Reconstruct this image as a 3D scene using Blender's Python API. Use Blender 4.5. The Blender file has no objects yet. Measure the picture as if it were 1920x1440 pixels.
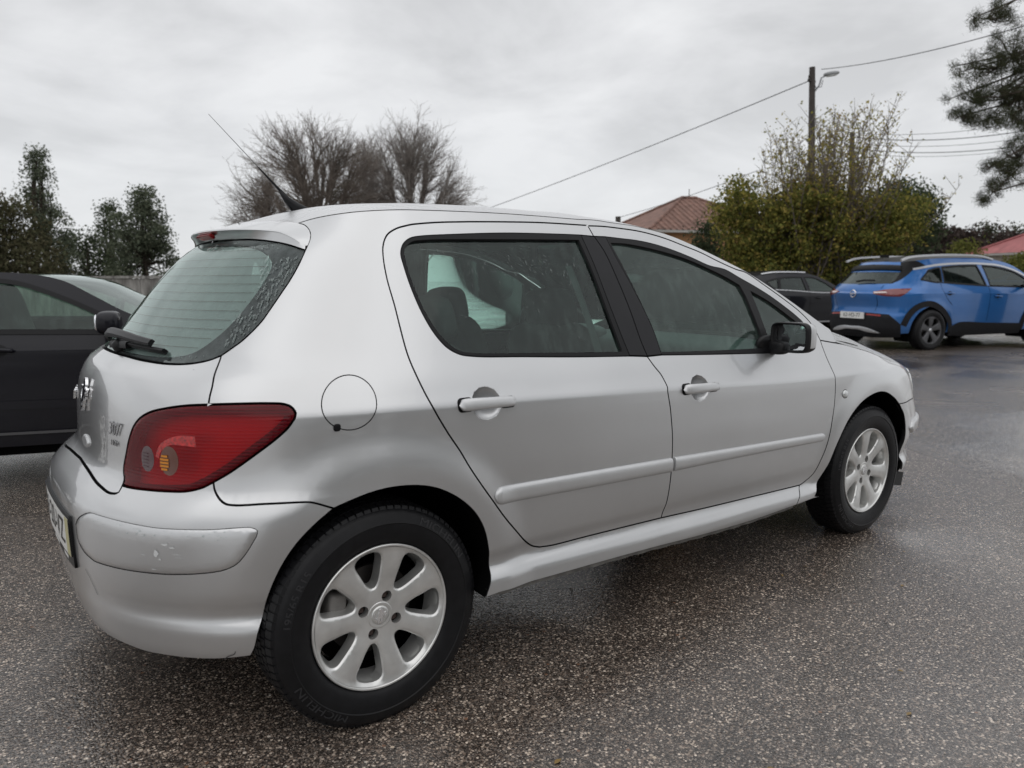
import bpy, bmesh, math, random, json
import numpy as np
from mathutils import Vector, Matrix
from mathutils.geometry import delaunay_2d_cdt
random.seed(7); rng=np.random.default_rng(7)
scene=bpy.context.scene
COL=scene.collection
# ---------------- camera, light, sky, exposure ----------------
R_=Vector((0.79402664,-0.60787408,-0.00328449)); U_=Vector((0.08634316,0.10743282,0.99045598)); F_=Vector((0.60171966,0.78673203,-0.13779029))
CAM=Vector((-0.917,-2.624,1.227)); FPX=1419.
cam_d=bpy.data.cameras.new('camera'); cam=bpy.data.objects.new('camera',cam_d); COL.objects.link(cam)
m3=Matrix((R_,U_,-F_)).transposed(); cam.matrix_world=Matrix.Translation(CAM)@m3.to_4x4()
cam_d.sensor_width=36; cam_d.lens=36*FPX/1920; cam_d.clip_start=.05; cam_d.clip_end=2000
cam_d.dof.use_dof=True; cam_d.dof.focus_distance=2.7; cam_d.dof.aperture_fstop=3.8
scene.camera=cam
scene.render.engine='CYCLES'
scene.view_settings.view_transform='Standard'; scene.view_settings.look='None'
scene.view_settings.exposure=0.0; scene.view_settings.gamma=1; scene.view_settings.use_curve_mapping=False
scene.cycles.transparent_max_bounces=24; scene.cycles.max_bounces=10
SUN_EL=math.radians(58); SUN_AZ=math.radians(200)
world=bpy.data.worlds.new('World'); scene.world=world; world.use_nodes=True
def build_world():
    nt=world.node_tree; nt.nodes.clear(); N=nt.nodes.new; L=nt.links.new
    out=N('ShaderNodeOutputWorld'); tc=N('ShaderNodeTexCoord')
    sky=N('ShaderNodeTexSky'); sky.sky_type='NISHITA'; sky.sun_disc=False; sky.sun_elevation=SUN_EL; sky.sun_rotation=SUN_AZ
    b1=N('ShaderNodeBackground'); b1.inputs[1].default_value=.08; L(sky.outputs[0],b1.inputs[0])
    # cloud deck: project the direction onto a flat layer
    sep=N('ShaderNodeSeparateXYZ'); L(tc.outputs['Generated'],sep.inputs[0])
    mx=N('ShaderNodeMath'); mx.operation='MAXIMUM'; L(sep.outputs[2],mx.inputs[0]); mx.inputs[1].default_value=0
    ad=N('ShaderNodeMath'); ad.operation='ADD'; L(mx.outputs[0],ad.inputs[0]); ad.inputs[1].default_value=.22
    dv=N('ShaderNodeVectorMath'); dv.operation='DIVIDE'; L(tc.outputs['Generated'],dv.inputs[0])
    cb=N('ShaderNodeCombineXYZ'); [L(ad.outputs[0],cb.inputs[i]) for i in range(3)]; L(cb.outputs[0],dv.inputs[1])
    n1=N('ShaderNodeTexNoise'); n1.inputs['Scale'].default_value=1.5; n1.inputs['Detail'].default_value=7; n1.inputs['Roughness'].default_value=.55; n1.inputs['Distortion'].default_value=.25; L(dv.outputs[0],n1.inputs['Vector'])
    cr=N('ShaderNodeValToRGB'); L(n1.outputs[0],cr.inputs[0])
    e=cr.color_ramp.elements; e[0].position=.36; e[0].color=(.66,.665,.675,1); e[1].position=.62; e[1].color=(.90,.905,.915,1)
    x=cr.color_ramp.elements.new(.49); x.color=(.79,.795,.807,1)
    # towards the horizon the deck evens out
    mr=N('ShaderNodeMapRange'); L(mx.outputs[0],mr.inputs[0]); mr.inputs[1].default_value=0; mr.inputs[2].default_value=.24; mr.inputs[3].default_value=.85; mr.inputs[4].default_value=.0
    mixc=N('ShaderNodeMixRGB'); L(mr.outputs[0],mixc.inputs[0]); L(cr.outputs[0],mixc.inputs[1]); mixc.inputs[2].default_value=(.80,.815,.835,1)
    # an overcast sky is brightest overhead
    zr=N('ShaderNodeMapRange'); L(mx.outputs[0],zr.inputs[0]); zr.inputs[1].default_value=.30; zr.inputs[2].default_value=.95; zr.inputs[3].default_value=1.0; zr.inputs[4].default_value=1.45
    b2=N('ShaderNodeBackground'); L(zr.outputs[0],b2.inputs[1]); L(mixc.outputs[0],b2.inputs[0])
    ms=N('ShaderNodeMixShader'); ms.inputs[0].default_value=.93; L(b1.outputs[0],ms.inputs[1]); L(b2.outputs[0],ms.inputs[2]); L(ms.outputs[0],out.inputs[0])
build_world()
sd=bpy.data.lights.new('sun','SUN'); sd.energy=.5; sd.angle=math.radians(85); sd.color=(1,.97,.93)
sun=bpy.data.objects.new('sun',sd); COL.objects.link(sun)
sun.rotation_euler=(math.pi/2-SUN_EL,0,math.pi-SUN_AZ+0.0)

# ---------------- helpers ----------------
def tag(o,label=None,cat=None,group=None,kind=None):
    for k,v in (('label',label),('category',cat),('group',group),('kind',kind)):
        if v: o[k]=v
    return o
def empty(name,loc=(0,0,0),rz=0):
    o=bpy.data.objects.new(name,None); COL.objects.link(o); o.location=loc; o.rotation_euler=(0,0,rz); o.empty_display_size=.2
    return o
def mesh_obj(name,V,Fc,mat,parent=None,smooth=True,normals=None,mats=None,fm=None,kind=None):
    me=bpy.data.meshes.new(name)
    V=np.asarray(V,float)
    me.from_pydata(V.tolist(),[],[tuple(int(i) for i in f) for f in Fc])
    if mats:
        for m in mats: me.materials.append(m)
        if fm is not None: me.polygons.foreach_set('material_index',np.asarray(fm,dtype=np.int32))
    else: me.materials.append(mat)
    me.polygons.foreach_set('use_smooth',[bool(smooth)]*len(me.polygons))
    me.update()
    if normals is not None: me.normals_split_custom_set_from_vertices([tuple(n) for n in normals])
    o=bpy.data.objects.new(name,me); COL.objects.link(o)
    if parent is not None: o.parent=parent
    if kind: o['kind']=kind
    return o
class MB:
    def __init__(s): s.V=[];s.F=[];s.M=[]
    def add(s,V,F,m=0):
        n=len(s.V); s.V+= [tuple(map(float,v)) for v in V]; s.F+= [tuple(int(i)+n for i in f) for f in F]; s.M+=[m]*len(F); return s
    def box(s,c,d,rot=None,bev=0,m=0,taper=1.0):
        c=np.array(c,float);hx,hy,hz=np.array(d,float)/2
        P=np.array([(x*hx*(taper if z>0 else 1),y*hy*(taper if z>0 else 1),z*hz) for x in(-1,1) for y in(-1,1) for z in(-1,1)])
        if rot is not None: P=P@np.array(rot).T
        s.add(P+c,[(0,1,3,2),(4,6,7,5),(0,4,5,1),(2,3,7,6),(0,2,6,4),(1,5,7,3)],m); return s
    def rbox(s,c,d,r=.02,n=3,rot=None,m=0,e=4.0):
        # superellipsoid-like rounded box
        nu,nv=24,14
        V=[];c=np.array(c,float)
        f=lambda w,p: np.sign(w)*abs(w)**p
        for i in range(nv+1):
            ph=-math.pi/2+math.pi*i/nv
            for j in range(nu):
                th=2*math.pi*j/nu
                q=np.array([f(math.cos(ph),2/e)*f(math.cos(th),2/e)*d[0]/2,f(math.cos(ph),2/e)*f(math.sin(th),2/e)*d[1]/2,f(math.sin(ph),2/e)*d[2]/2])
                if rot is not None: q=np.array(rot)@q
                V.append(q+c)
        F=[(i*nu+j,i*nu+(j+1)%nu,(i+1)*nu+(j+1)%nu,(i+1)*nu+j) for i in range(nv) for j in range(nu)]
        s.add(V,F,m); return s
    def tube(s,P,r,n=8,m=0,cap=True):
        P=[Vector(p) for p in P]; rs=r if hasattr(r,'__len__') else [r]*len(P)
        V=[];F=[];prev=None
        for i,p in enumerate(P):
            t=(P[min(i+1,len(P)-1)]-P[max(i-1,0)]); t=t.normalized() if t.length>1e-9 else Vector((0,0,1))
            if prev is None:
                a=Vector((0,0,1)) if abs(t.z)<.9 else Vector((1,0,0)); x=t.cross(a).normalized()
            else: x=(prev-t*prev.dot(t)); x=x.normalized() if x.length>1e-6 else prev
            prev=x; y=t.cross(x)
            for k in range(n):
                a=2*math.pi*k/n; V.append(p+(x*math.cos(a)+y*math.sin(a))*rs[i])
        for i in range(len(P)-1):
            for k in range(n): F.append((i*n+k,i*n+(k+1)%n,(i+1)*n+(k+1)%n,(i+1)*n+k))
        if cap: F.append(tuple(range(n))[::-1]); F.append(tuple((len(P)-1)*n+k for k in range(n)))
        s.add(V,F,m); return s
    def lathe(s,prof,n=64,axis='y',c=(0,0,0),m=0,closed=False):
        V=[];F=[];c=np.array(c,float)
        for (r,h) in prof:
            for k in range(n):
                a=2*math.pi*k/n
                if axis=='y': V.append(c+(r*math.cos(a),h,r*math.sin(a)))
                elif axis=='z': V.append(c+(r*math.cos(a),r*math.sin(a),h))
                else: V.append(c+(h,r*math.cos(a),r*math.sin(a)))
        L=len(prof)
        for i in range(L-1 if not closed else L):
            j=(i+1)%L
            for k in range(n): F.append((i*n+k,j*n+k,j*n+(k+1)%n,i*n+(k+1)%n))
        s.add(V,F,m); return s
    def prism(s,poly,h,O,X,Y,m=0):
        O,X,Y=np.array(O,float),np.array(X,float),np.array(Y,float);Z=np.cross(X,Y)
        n=len(poly);V=[O+X*p[0]+Y*p[1] for p in poly]+[O+X*p[0]+Y*p[1]+Z*h for p in poly]
        s.add(V,[tuple(range(n))[::-1],tuple(range(n,2*n))]+[(i,(i+1)%n,(i+1)%n+n,i+n) for i in range(n)],m); return s
    def build(s,name,mat,parent=None,smooth=False,mats=None,kind=None,auto=None):
        o=mesh_obj(name,s.V,s.F,mat,parent,smooth,mats=mats,fm=s.M if mats else None,kind=kind)
        if auto: 
            me=o.data; me.polygons.foreach_set('use_smooth',[True]*len(me.polygons)); me.set_sharp_from_angle(angle=math.radians(auto))
        return o
def roty(a): c,s=math.cos(a),math.sin(a); return np.array([[c,0,s],[0,1,0],[-s,0,c]])
def rotz(a): c,s=math.cos(a),math.sin(a); return np.array([[c,-s,0],[s,c,0],[0,0,1]])
def rotx(a): c,s=math.cos(a),math.sin(a); return np.array([[1,0,0],[0,c,-s],[0,s,c]])
def text_mesh(txt,size=1.0,ext=.0,bev=0):
    cu=bpy.data.curves.new('t','FONT'); cu.body=txt; cu.size=size; cu.extrude=ext; cu.align_x='CENTER'; cu.align_y='CENTER'; cu.resolution_u=3; cu.bevel_depth=bev; cu.bevel_resolution=0
    o=bpy.data.objects.new('t',cu); COL.objects.link(o)
    dg=bpy.context.evaluated_depsgraph_get(); me=o.evaluated_get(dg).to_mesh()
    V=np.array([v.co[:] for v in me.vertices]); F=[tuple(p.vertices) for p in me.polygons]
    o.evaluated_get(dg).to_mesh_clear(); bpy.data.objects.remove(o); bpy.data.curves.remove(cu)
    return V,F
# direction px, py (pixels of the 1920 wide photograph) at horizontal distance d in front of the camera
FH=Vector((F_.x,F_.y,0)).normalized()
def at(px,py,d):
    r=F_+R_*((px-960)/FPX)-U_*((py-720)/FPX); return CAM+r*(d/r.dot(FH))
def gp(px,d,py=440):
    v=at(px,py,d); return Vector((v.x,v.y,0))
def hz(px,py,d): return at(px,py,d).z
# ---------------- materials ----------------
def newmat(name):
    m=bpy.data.materials.new(name); m.use_nodes=True; nt=m.node_tree; b=nt.nodes['Principled BSDF']; return m,nt,b
def pm(name,col,rough=.5,metal=0,spec=.5,coat=0,coatr=.03,noise=0,nscale=20,bump=0,bscale=200,trans=0,ior=1.45,emit=None):
    m,nt,b=newmat(name); b.inputs['Base Color'].default_value=(*col,1); b.inputs['Roughness'].default_value=rough; b.inputs['Metallic'].default_value=metal
    b.inputs['Specular IOR Level'].default_value=spec; b.inputs['Coat Weight'].default_value=coat; b.inputs['Coat Roughness'].default_value=coatr; b.inputs['Transmission Weight'].default_value=trans; b.inputs['IOR'].default_value=ior
    N=nt.nodes.new;L=nt.links.new
    tc=N('ShaderNodeTexCoord')
    n=N('ShaderNodeTexNoise'); n.inputs['Scale'].default_value=nscale; n.inputs['Detail'].default_value=5; L(tc.outputs['Object'],n.inputs['Vector'])
    if noise:
        mr=N('ShaderNodeMapRange'); L(n.outputs[0],mr.inputs[0]); mr.inputs[1].default_value=.3; mr.inputs[2].default_value=.7; mr.inputs[3].default_value=1-noise; mr.inputs[4].default_value=1+noise
        mu=N('ShaderNodeMixRGB'); mu.blend_type='MULTIPLY'; mu.inputs[0].default_value=1; mu.inputs[1].default_value=(*col,1); L(mr.outputs[0],mu.inputs[2]); L(mu.outputs[0],b.inputs['Base Color'])
    if bump:
        n2=N('ShaderNodeTexNoise'); n2.inputs['Scale'].default_value=bscale; n2.inputs['Detail'].default_value=3; L(tc.outputs['Object'],n2.inputs['Vector'])
        bp=N('ShaderNodeBump'); bp.inputs['Strength'].default_value=bump; bp.inputs['Distance'].default_value=.002; L(n2.outputs[0],bp.inputs['Height']); L(bp.outputs[0],b.inputs['Normal'])
    return m
def paint_mat(name,col,metal=.7,rough=.34,grime=.05,coat=1.0,cr0=.03,cr1=.12,spec=.5,dirt=.22):
    m,nt,b=newmat(name); N=nt.nodes.new;L=nt.links.new
    tc=N('ShaderNodeTexCoord')
    n=N('ShaderNodeTexNoise'); n.inputs['Scale'].default_value=2.3; n.inputs['Detail'].default_value=6; L(tc.outputs['Object'],n.inputs['Vector'])
    mr=N('ShaderNodeMapRange'); L(n.outputs[0],mr.inputs[0]); mr.inputs[1].default_value=.3; mr.inputs[2].default_value=.7; mr.inputs[3].default_value=1-grime; mr.inputs[4].default_value=1+grime*.4
    mu=N('ShaderNodeMixRGB'); mu.blend_type='MULTIPLY'; mu.inputs[0].default_value=1; mu.inputs[1].default_value=(*col,1); L(mr.outputs[0],mu.inputs[2])
    # road dirt: fine film low on the body
    sp=N('ShaderNodeSeparateXYZ'); L(tc.outputs['Object'],sp.inputs[0])
    dz=N('ShaderNodeMapRange'); L(sp.outputs[2],dz.inputs[0]); dz.inputs[1].default_value=.75; dz.inputs[2].default_value=.20; dz.inputs[3].default_value=0; dz.inputs[4].default_value=dirt
    n3=N('ShaderNodeTexNoise'); n3.inputs['Scale'].default_value=9; n3.inputs['Detail'].default_value=8; n3.inputs['Roughness'].default_value=.7; L(tc.outputs['Object'],n3.inputs['Vector'])
    dm=N('ShaderNodeMath'); dm.operation='MULTIPLY'; L(dz.outputs[0],dm.inputs[0]); L(n3.outputs[0],dm.inputs[1])
    mix=N('ShaderNodeMixRGB'); L(dm.outputs[0],mix.inputs[0]); L(mu.outputs[0],mix.inputs[1]); mix.inputs[2].default_value=(.20,.19,.175,1)
    L(mix.outputs[0],b.inputs['Base Color'])
    b.inputs['Metallic'].default_value=metal; b.inputs['Roughness'].default_value=rough; b.inputs['Coat Weight'].default_value=coat; b.inputs['Specular IOR Level'].default_value=spec
    # wet film: coat roughness varies, droplets
    v=N('ShaderNodeTexVoronoi'); v.inputs['Scale'].default_value=95; L(tc.outputs['Object'],v.inputs['Vector']); v.inputs['Randomness'].default_value=1
    n4=N('ShaderNodeTexNoise'); n4.inputs['Scale'].default_value=3.5; L(tc.outputs['Object'],n4.inputs['Vector'])
    th=N('ShaderNodeMapRange'); L(n4.outputs[0],th.inputs[0]); th.inputs[1].default_value=.45; th.inputs[2].default_value=.75; th.inputs[3].default_value=0; th.inputs[4].default_value=.30
    ls=N('ShaderNodeMath'); ls.operation='SUBTRACT'; L(th.outputs[0],ls.inputs[0]); L(v.outputs['Distance'],ls.inputs[1])
    mxx=N('ShaderNodeMath'); mxx.operation='MAXIMUM'; L(ls.outputs[0],mxx.inputs[0]); mxx.inputs[1].default_value=0
    bp=N('ShaderNodeBump'); bp.inputs['Strength'].default_value=.05; bp.inputs['Distance'].default_value=.003; L(mxx.outputs[0],bp.inputs['Height'])
    L(bp.outputs[0],b.inputs['Coat Normal'])
    cr=N('ShaderNodeMapRange'); L(n3.outputs[0],cr.inputs[0]); cr.inputs[1].default_value=.35; cr.inputs[2].default_value=.75; cr.inputs[3].default_value=cr0; cr.inputs[4].default_value=cr1; L(cr.outputs[0],b.inputs['Coat Roughness'])
    return m
def glass_mat(name,tint=(.68,.88,.81),haze=.012,streak=.13,gloss=1.0,refl=(.92,1,.97),drops=True,ior=1.5,hazecol=(.42,.60,.54),sx=28,sz=5,scl=1):
    m=bpy.data.materials.new(name); m.use_nodes=True; nt=m.node_tree; nt.nodes.clear(); N=nt.nodes.new;L=nt.links.new
    out=N('ShaderNodeOutputMaterial'); tr=N('ShaderNodeBsdfTransparent'); tr.inputs[0].default_value=(*tint,1)
    gl=N('ShaderNodeBsdfGlossy'); gl.inputs['Roughness'].default_value=.02; gl.inputs[0].default_value=(*refl,1)
    fr=N('ShaderNodeFresnel'); fr.inputs[0].default_value=ior
    # a pane has two faces: roughly double the single-face reflection, never above 1
    fm=N('ShaderNodeMath'); fm.operation='MULTIPLY'; L(fr.outputs[0],fm.inputs[0]); fm.inputs[1].default_value=1.0*gloss; fm.use_clamp=True
    df=N('ShaderNodeBsdfDiffuse'); df.inputs[0].default_value=(*hazecol,1)
    tl=N('ShaderNodeBsdfTranslucent'); tl.inputs[0].default_value=(*hazecol,1)
    hz_=N('ShaderNodeMixShader'); hz_.inputs[0].default_value=.55; L(df.outputs[0],hz_.inputs[1]); L(tl.outputs[0],hz_.inputs[2])
    tc=N('ShaderNodeTexCoord'); mp=N('ShaderNodeMapping'); mp.inputs['Scale'].default_value=(sx*scl,sx*scl,sz*scl); L(tc.outputs['Object'],mp.inputs[0])
    n1=N('ShaderNodeTexNoise'); n1.inputs['Scale'].default_value=1; n1.inputs['Detail'].default_value=7; n1.inputs['Roughness'].default_value=.7; L(mp.outputs[0],n1.inputs['Vector'])
    n2=N('ShaderNodeTexNoise'); n2.inputs['Scale'].default_value=2.2; n2.inputs['Detail'].default_value=3; L(tc.outputs['Object'],n2.inputs['Vector'])
    r1=N('ShaderNodeMapRange'); L(n1.outputs[0],r1.inputs[0]); r1.inputs[1].default_value=.47; r1.inputs[2].default_value=.66; r1.inputs[3].default_value=0; r1.inputs[4].default_value=streak
    r2=N('ShaderNodeMapRange'); L(n2.outputs[0],r2.inputs[0]); r2.inputs[1].default_value=.38; r2.inputs[2].default_value=.66; r2.inputs[3].default_value=.15; r2.inputs[4].default_value=1
    mm=N('ShaderNodeMath'); mm.operation='MULTIPLY'; L(r1.outputs[0],mm.inputs[0]); L(r2.outputs[0],mm.inputs[1])
    ma=N('ShaderNodeMath'); ma.operation='ADD'; ma.use_clamp=True; L(mm.outputs[0],ma.inputs[0]); ma.inputs[1].default_value=haze
    s1=N('ShaderNodeMixShader'); L(ma.outputs[0],s1.inputs[0]); L(tr.outputs[0],s1.inputs[1]); L(hz_.outputs[0],s1.inputs[2])
    s2=N('ShaderNodeMixShader'); L(fm.outputs[0],s2.inputs[0]); L(s1.outputs[0],s2.inputs[1]); L(gl.outputs[0],s2.inputs[2])
    if drops:
        bp=N('ShaderNodeBump'); bp.inputs['Strength'].default_value=.05; bp.inputs['Distance'].default_value=.002; L(n1.outputs[0],bp.inputs['Height']); L(bp.outputs[0],gl.inputs['Normal'])
    L(s2.outputs[0],out.inputs[0])
    return m
M={}
M['silver']=paint_mat('silver_paint',(.575,.58,.585),metal=.82,rough=.315,cr0=.015,cr1=.06)
M['silver_wet']=paint_mat('wet_silver_paint',(.58,.585,.59),metal=.8,rough=.34,cr0=.22,cr1=.38,coat=.6)
M['silver_plain']=pm('silver_plastic_paint',(.56,.565,.57),.38,.6,coat=.7,coatr=.12,noise=.03)
M['alloy']=pm('alloy_silver',(.66,.66,.645),.32,.78,noise=.14,nscale=14,bump=.05)
M['black_plastic']=pm('black_plastic',(.010,.010,.011),.42,spec=.3,noise=.15,bump=.15,bscale=900)
M['trim_black']=pm('satin_black_trim',(.010,.010,.012),.30,spec=.28,noise=.1)
M['rubber']=pm('tyre_rubber',(.007,.007,.008),.45,noise=.25,nscale=40,bump=.3,bscale=500,spec=.28)
M['rubber_text']=pm('tyre_lettering',(.028,.028,.030),.4,spec=.4)
M['seal']=pm('rubber_seal_and_gap_shade',(.006,.006,.007),.45,spec=.25)  # rubber seals, and the shade painted on panel edge flanges
M['void']=pm('dark_void',(.004,.004,.004),.9,spec=.1)
M['liner']=pm('wheel_arch_liner',(.003,.003,.003),.9,bump=.3,spec=.05)
M['glass']=glass_mat('wet_window_glass')
M['glass_front']=glass_mat('misted_front_window_glass',haze=.085,streak=.20,hazecol=(.48,.66,.59))
M['glass_rear']=glass_mat('wet_rear_glass',tint=(.93,.98,.965),haze=.02,streak=.14,hazecol=(.50,.60,.585),sx=30,sz=16)
M['fog']=glass_mat('condensation_film',tint=(.8,.9,.87),haze=.80,streak=.2,gloss=0,hazecol=(.74,.88,.85),sx=14,sz=5,drops=False)
M['bolt_grey']=pm('grey_wire',(.16,.16,.16),.4,.5)
M['frit']=pm('black_glass_border',(.07,.07,.075),.35,spec=.2,noise=.6,nscale=38)
M['badge']=pm('dark_chrome_badge',(.30,.30,.31),.15,1.0)
M['chrome']=pm('chrome',(.75,.75,.76),.08,1.0)
M['interior']=pm('dark_interior_fabric',(.035,.037,.038),.9,noise=.2,bump=.2)
M['dash']=pm('dashboard_plastic',(.05,.055,.055),.6,noise=.1)
M['headliner']=pm('pale_headliner',(.34,.34,.33),.95)
M['floor']=pm('cabin_carpet',(.02,.02,.02),.95)
M['disc']=pm('brake_disc',(.045,.04,.038),.5,.6,noise=.3)
M['caliper']=pm('brake_caliper',(.22,.21,.20),.6,.4,noise=.3)
M['bolt']=pm('rusty_bolt',(.07,.05,.045),.5,.6,noise=.4,nscale=300)
M['mirror']=pm('mirror_glass',(.7,.72,.74),.03,1.0,bump=.05,bscale=120)
M['sill_dirt']=pm('dirty_underseal',(.14,.135,.125),.8,noise=.4,nscale=25)
M['plate_white']=pm('number_plate_white',(.72,.72,.70),.35,noise=.05)
M['plate_blue']=pm('number_plate_blue',(.02,.09,.42),.35)
M['plate_yellow']=pm('number_plate_yellow',(.50,.47,.26),.35)
M['plate_black']=pm('number_plate_black',(.012,.012,.012),.4)

# ---------------- body surfaces ----------------
XM=0.25; XMF=2.15; K=0.87
def pchip(x,y):
    x=np.array(x,float);y=np.array(y,float);h=np.diff(x);d=np.diff(y)/h
    m=np.zeros(len(x))
    for i in range(1,len(x)-1):
        if d[i-1]*d[i]>0:
            w1=2*h[i]+h[i-1];w2=h[i]+2*h[i-1]; m[i]=(w1+w2)/(w1/d[i-1]+w2/d[i])
    m[0]=d[0];m[-1]=d[-1]
    def f(q):
        q=np.asarray(q,float);qc=np.clip(q,x[0],x[-1])
        i=np.clip(np.searchsorted(x,qc,side='right')-1,0,len(x)-2)
        t=(qc-x[i])/h[i];hh=h[i]
        return ((1+2*t)*(1-t)**2*y[i]+t*(1-t)**2*hh*m[i]+t*t*(3-2*t)*y[i+1]+t*t*(t-1)*hh*m[i+1])
    return f
def sstep(a,b,q):
    t=np.clip((q-a)/(b-a),0,1); return t*t*(3-2*t)
# half width against (warped) height
WZ=[.12,.18,.215,.245,.27,.295,.318,.338,.352,.375,.42,.50,.60,.70,.80,.861,.870,.90,.95,1.0,1.1,1.2,1.3,1.4,1.5]
WY=[.79,.81,.832,.850,.857,.856,.847,.837,.834,.837,.850,.860,.867,.870,.8700,.868,.8665,.855,.835,.812,.766,.717,.665,.609,.55]
XZ=[.18,.23,.28,.36,.47,.57,.62,.66,.70,.74,.80,.90,.97,1.02,1.1,1.2,1.3,1.4,1.5]
XX=[-.585,-.62,-.64,-.652,-.658,-.66,-.6534,-.619,-.5738,-.5673,-.5657,-.5538,-.5265,-.4611,-.3972,-.3167,-.2253,-.0837,.027]
NZ=[.18,.3,.5,.66,.75,.9,1.0,1.2,1.4]
NN=[2.8,2.9,3.0,2.9,2.8,2.7,2.5,2.4,2.4]
CR=[(-.7,.885),(-.2,.884),(.35,.868),(.75,.853),(1.1,.840),(1.5,.818),(2.0,.79),(2.6,.782),(3.4,.78)]
class Surf:
    def __init__(s,WZ=WZ,WY=WY,XZ=XZ,XX=XX,NZ=NZ,NN=NN,CR=CR,XM=XM,XMF=XMF,AF=None,NF=None,arches=((0.,.315,.375,.017),(2.608,.315,.372,.020)),zc0=.868,low=True,flare=1):
        s.W=pchip(WZ,WY);s.X=pchip(XZ,XX);s.N=pchip(NZ,NN)
        s.zc=pchip([c[0] for c in CR],[c[1] for c in CR])
        s.flare=flare;s.crease=True;s.XM=XM;s.XMF=XMF;s.arches=arches;s.zc0=zc0;s.low=low
        s.AF=pchip(*(AF or ([.15,.3,.45,.55,.66,.73,.78,.82,.87,.92,1.0],[1.22,1.27,1.32,1.30,1.27,1.25,1.19,1.09,.98,.89,.75])))
        s.NF=pchip(*(NF or ([.3,.5,.6,.73,.87,1.0],[4.3,4.5,4.2,3.8,3.,3.])))
    def pt(s,u,z):
        u=np.asarray(u,float);z=np.asarray(z,float);u,z=np.broadcast_arrays(u,z)
        UC=-K*np.pi/2;XM=s.XM;XMF=s.XMF
        sg=np.where(u<UC,-1.,1.);u=np.where(u<UC,2*UC-u,u)
        # first guess of x
        xg=XM+u
        for it in range(4):
            sh=(s.zc0-s.zc(xg))*np.exp(-((z-s.zc0)/.20)**2)
            sl=(.352-(.374-np.clip(xg-.6,-.4,1.5)*.030))*np.exp(-((z-.34)/.06)**2)
            W=s.W(z+sh+(sl if s.low else 0))
            a=XM-s.X(z);n=s.N(z)
            ph=np.clip(-u/K,0,np.pi/2)
            c=np.clip(np.cos(ph),1e-9,1);si=np.clip(np.sin(ph),0,1)
            r=((c/W)**n+(si/a)**n)**(-1/n)
            x=np.where(u<0,XM-r*si,XM+u);Y=np.where(u<0,r*c,W)
            # front
            uf=XMF-XM
            phf=np.clip((u-uf)/K,0,np.pi/2);cf=np.clip(np.cos(phf),1e-9,1);sf=np.sin(phf)
            af=s.AF(z);nf=s.NF(z)
            rf=((cf/W)**nf+(np.clip(sf,0,1)/af)**nf)**(-1/nf)
            x=np.where(u>uf,XMF+rf*sf,x);Y=np.where(u>uf,rf*cf,Y)
            xg=x
        if s.flare:
            wgt=np.where(u<0,np.cos(ph)**.5,1)*np.where(u>uf,cf,1)
            D=0
            for (cx,cz,R0,A) in s.arches:
                rr=np.hypot(x-cx,z-cz)
                up=sstep(-.30,.05,z-cz)
                D=D+A*(1-sstep(R0+.025,R0+.150,rr))*(.35+.65*up)
            # body slightly narrower over the rear arch between
            Y=Y+D*wgt-(.008 if s.low else 0)*np.exp(-((x-.0)/.6)**2)*(z<2)*wgt*(sstep(.3,.5,z))
        return np.stack([x,-sg*Y,z],-1)
    def nrm(s,u,z,e=1.5e-3):
        a=s.pt(u+e,z)-s.pt(u-e,z);b=s.pt(u,z+e)-s.pt(u,z-e)
        n=np.cross(a,b);n/=np.linalg.norm(n,axis=-1,keepdims=True)+1e-12
        return n
    def zcu(s,u): return s.zc(s.XM+np.asarray(u,float))
# parameters of the other cars (shared by the bake tool and the scene)
def P_suv():
    return dict(WZ=[.15,.22,.30,.40,.55,.70,.85,.955,.97,1.02,1.08,1.14,1.3,1.45,1.6],WY=[.80,.84,.87,.89,.905,.915,.922,.925,.921,.905,.88,.85,.765,.675,.58],
     XZ=[.2,.3,.4,.55,.62,.72,.80,.90,.955,.975,1.02,1.07,1.2,1.35,1.45,1.6],XX=[-.70,-.77,-.80,-.80,-.77,-.76,-.78,-.815,-.83,-.80,-.785,-.76,-.62,-.46,-.36,-.2],
     NZ=[.3,.9,1.1,1.5],NN=[3.4,3.2,2.8,2.6],CR=[(-1,.97),(0,.97),(1.5,.955),(3,.94)],XM=.25,XMF=2.25,AF=([.2,.5,.8,.9,1.0,1.1],[1.25,1.32,1.25,1.1,.9,.8]),NF=([.3,1.0],[3.8,3.2]),arches=((0.,.345,.40,.015),(2.78,.345,.40,.015)),zc0=.97,low=False)
def P_black():
    return dict(WZ=[.13,.18,.24,.30,.45,.60,.75,.83,.845,.88,.93,1.1,1.25,1.4],WY=[.80,.83,.85,.862,.88,.89,.896,.895,.890,.875,.850,.765,.675,.57],
     XZ=[.2,.3,.5,.62,.7,.9,1.0,1.2,1.4],XX=[-.80,-.86,-.88,-.85,-.82,-.80,-.75,-.50,-.2],NZ=[.3,.9,1.4],NN=[3.2,2.8,2.5],CR=[(-1,.86),(1,.845),(3,.82)],XM=.25,XMF=2.2,AF=([.2,.5,.75,.85,.95,1.1],[1.2,1.28,1.2,1.0,.85,.75]),NF=([.3,1.0],[3.8,3.]),arches=((0.,.32,.365,.014),(2.62,.32,.365,.014)),zc0=.845,low=False)

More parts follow.
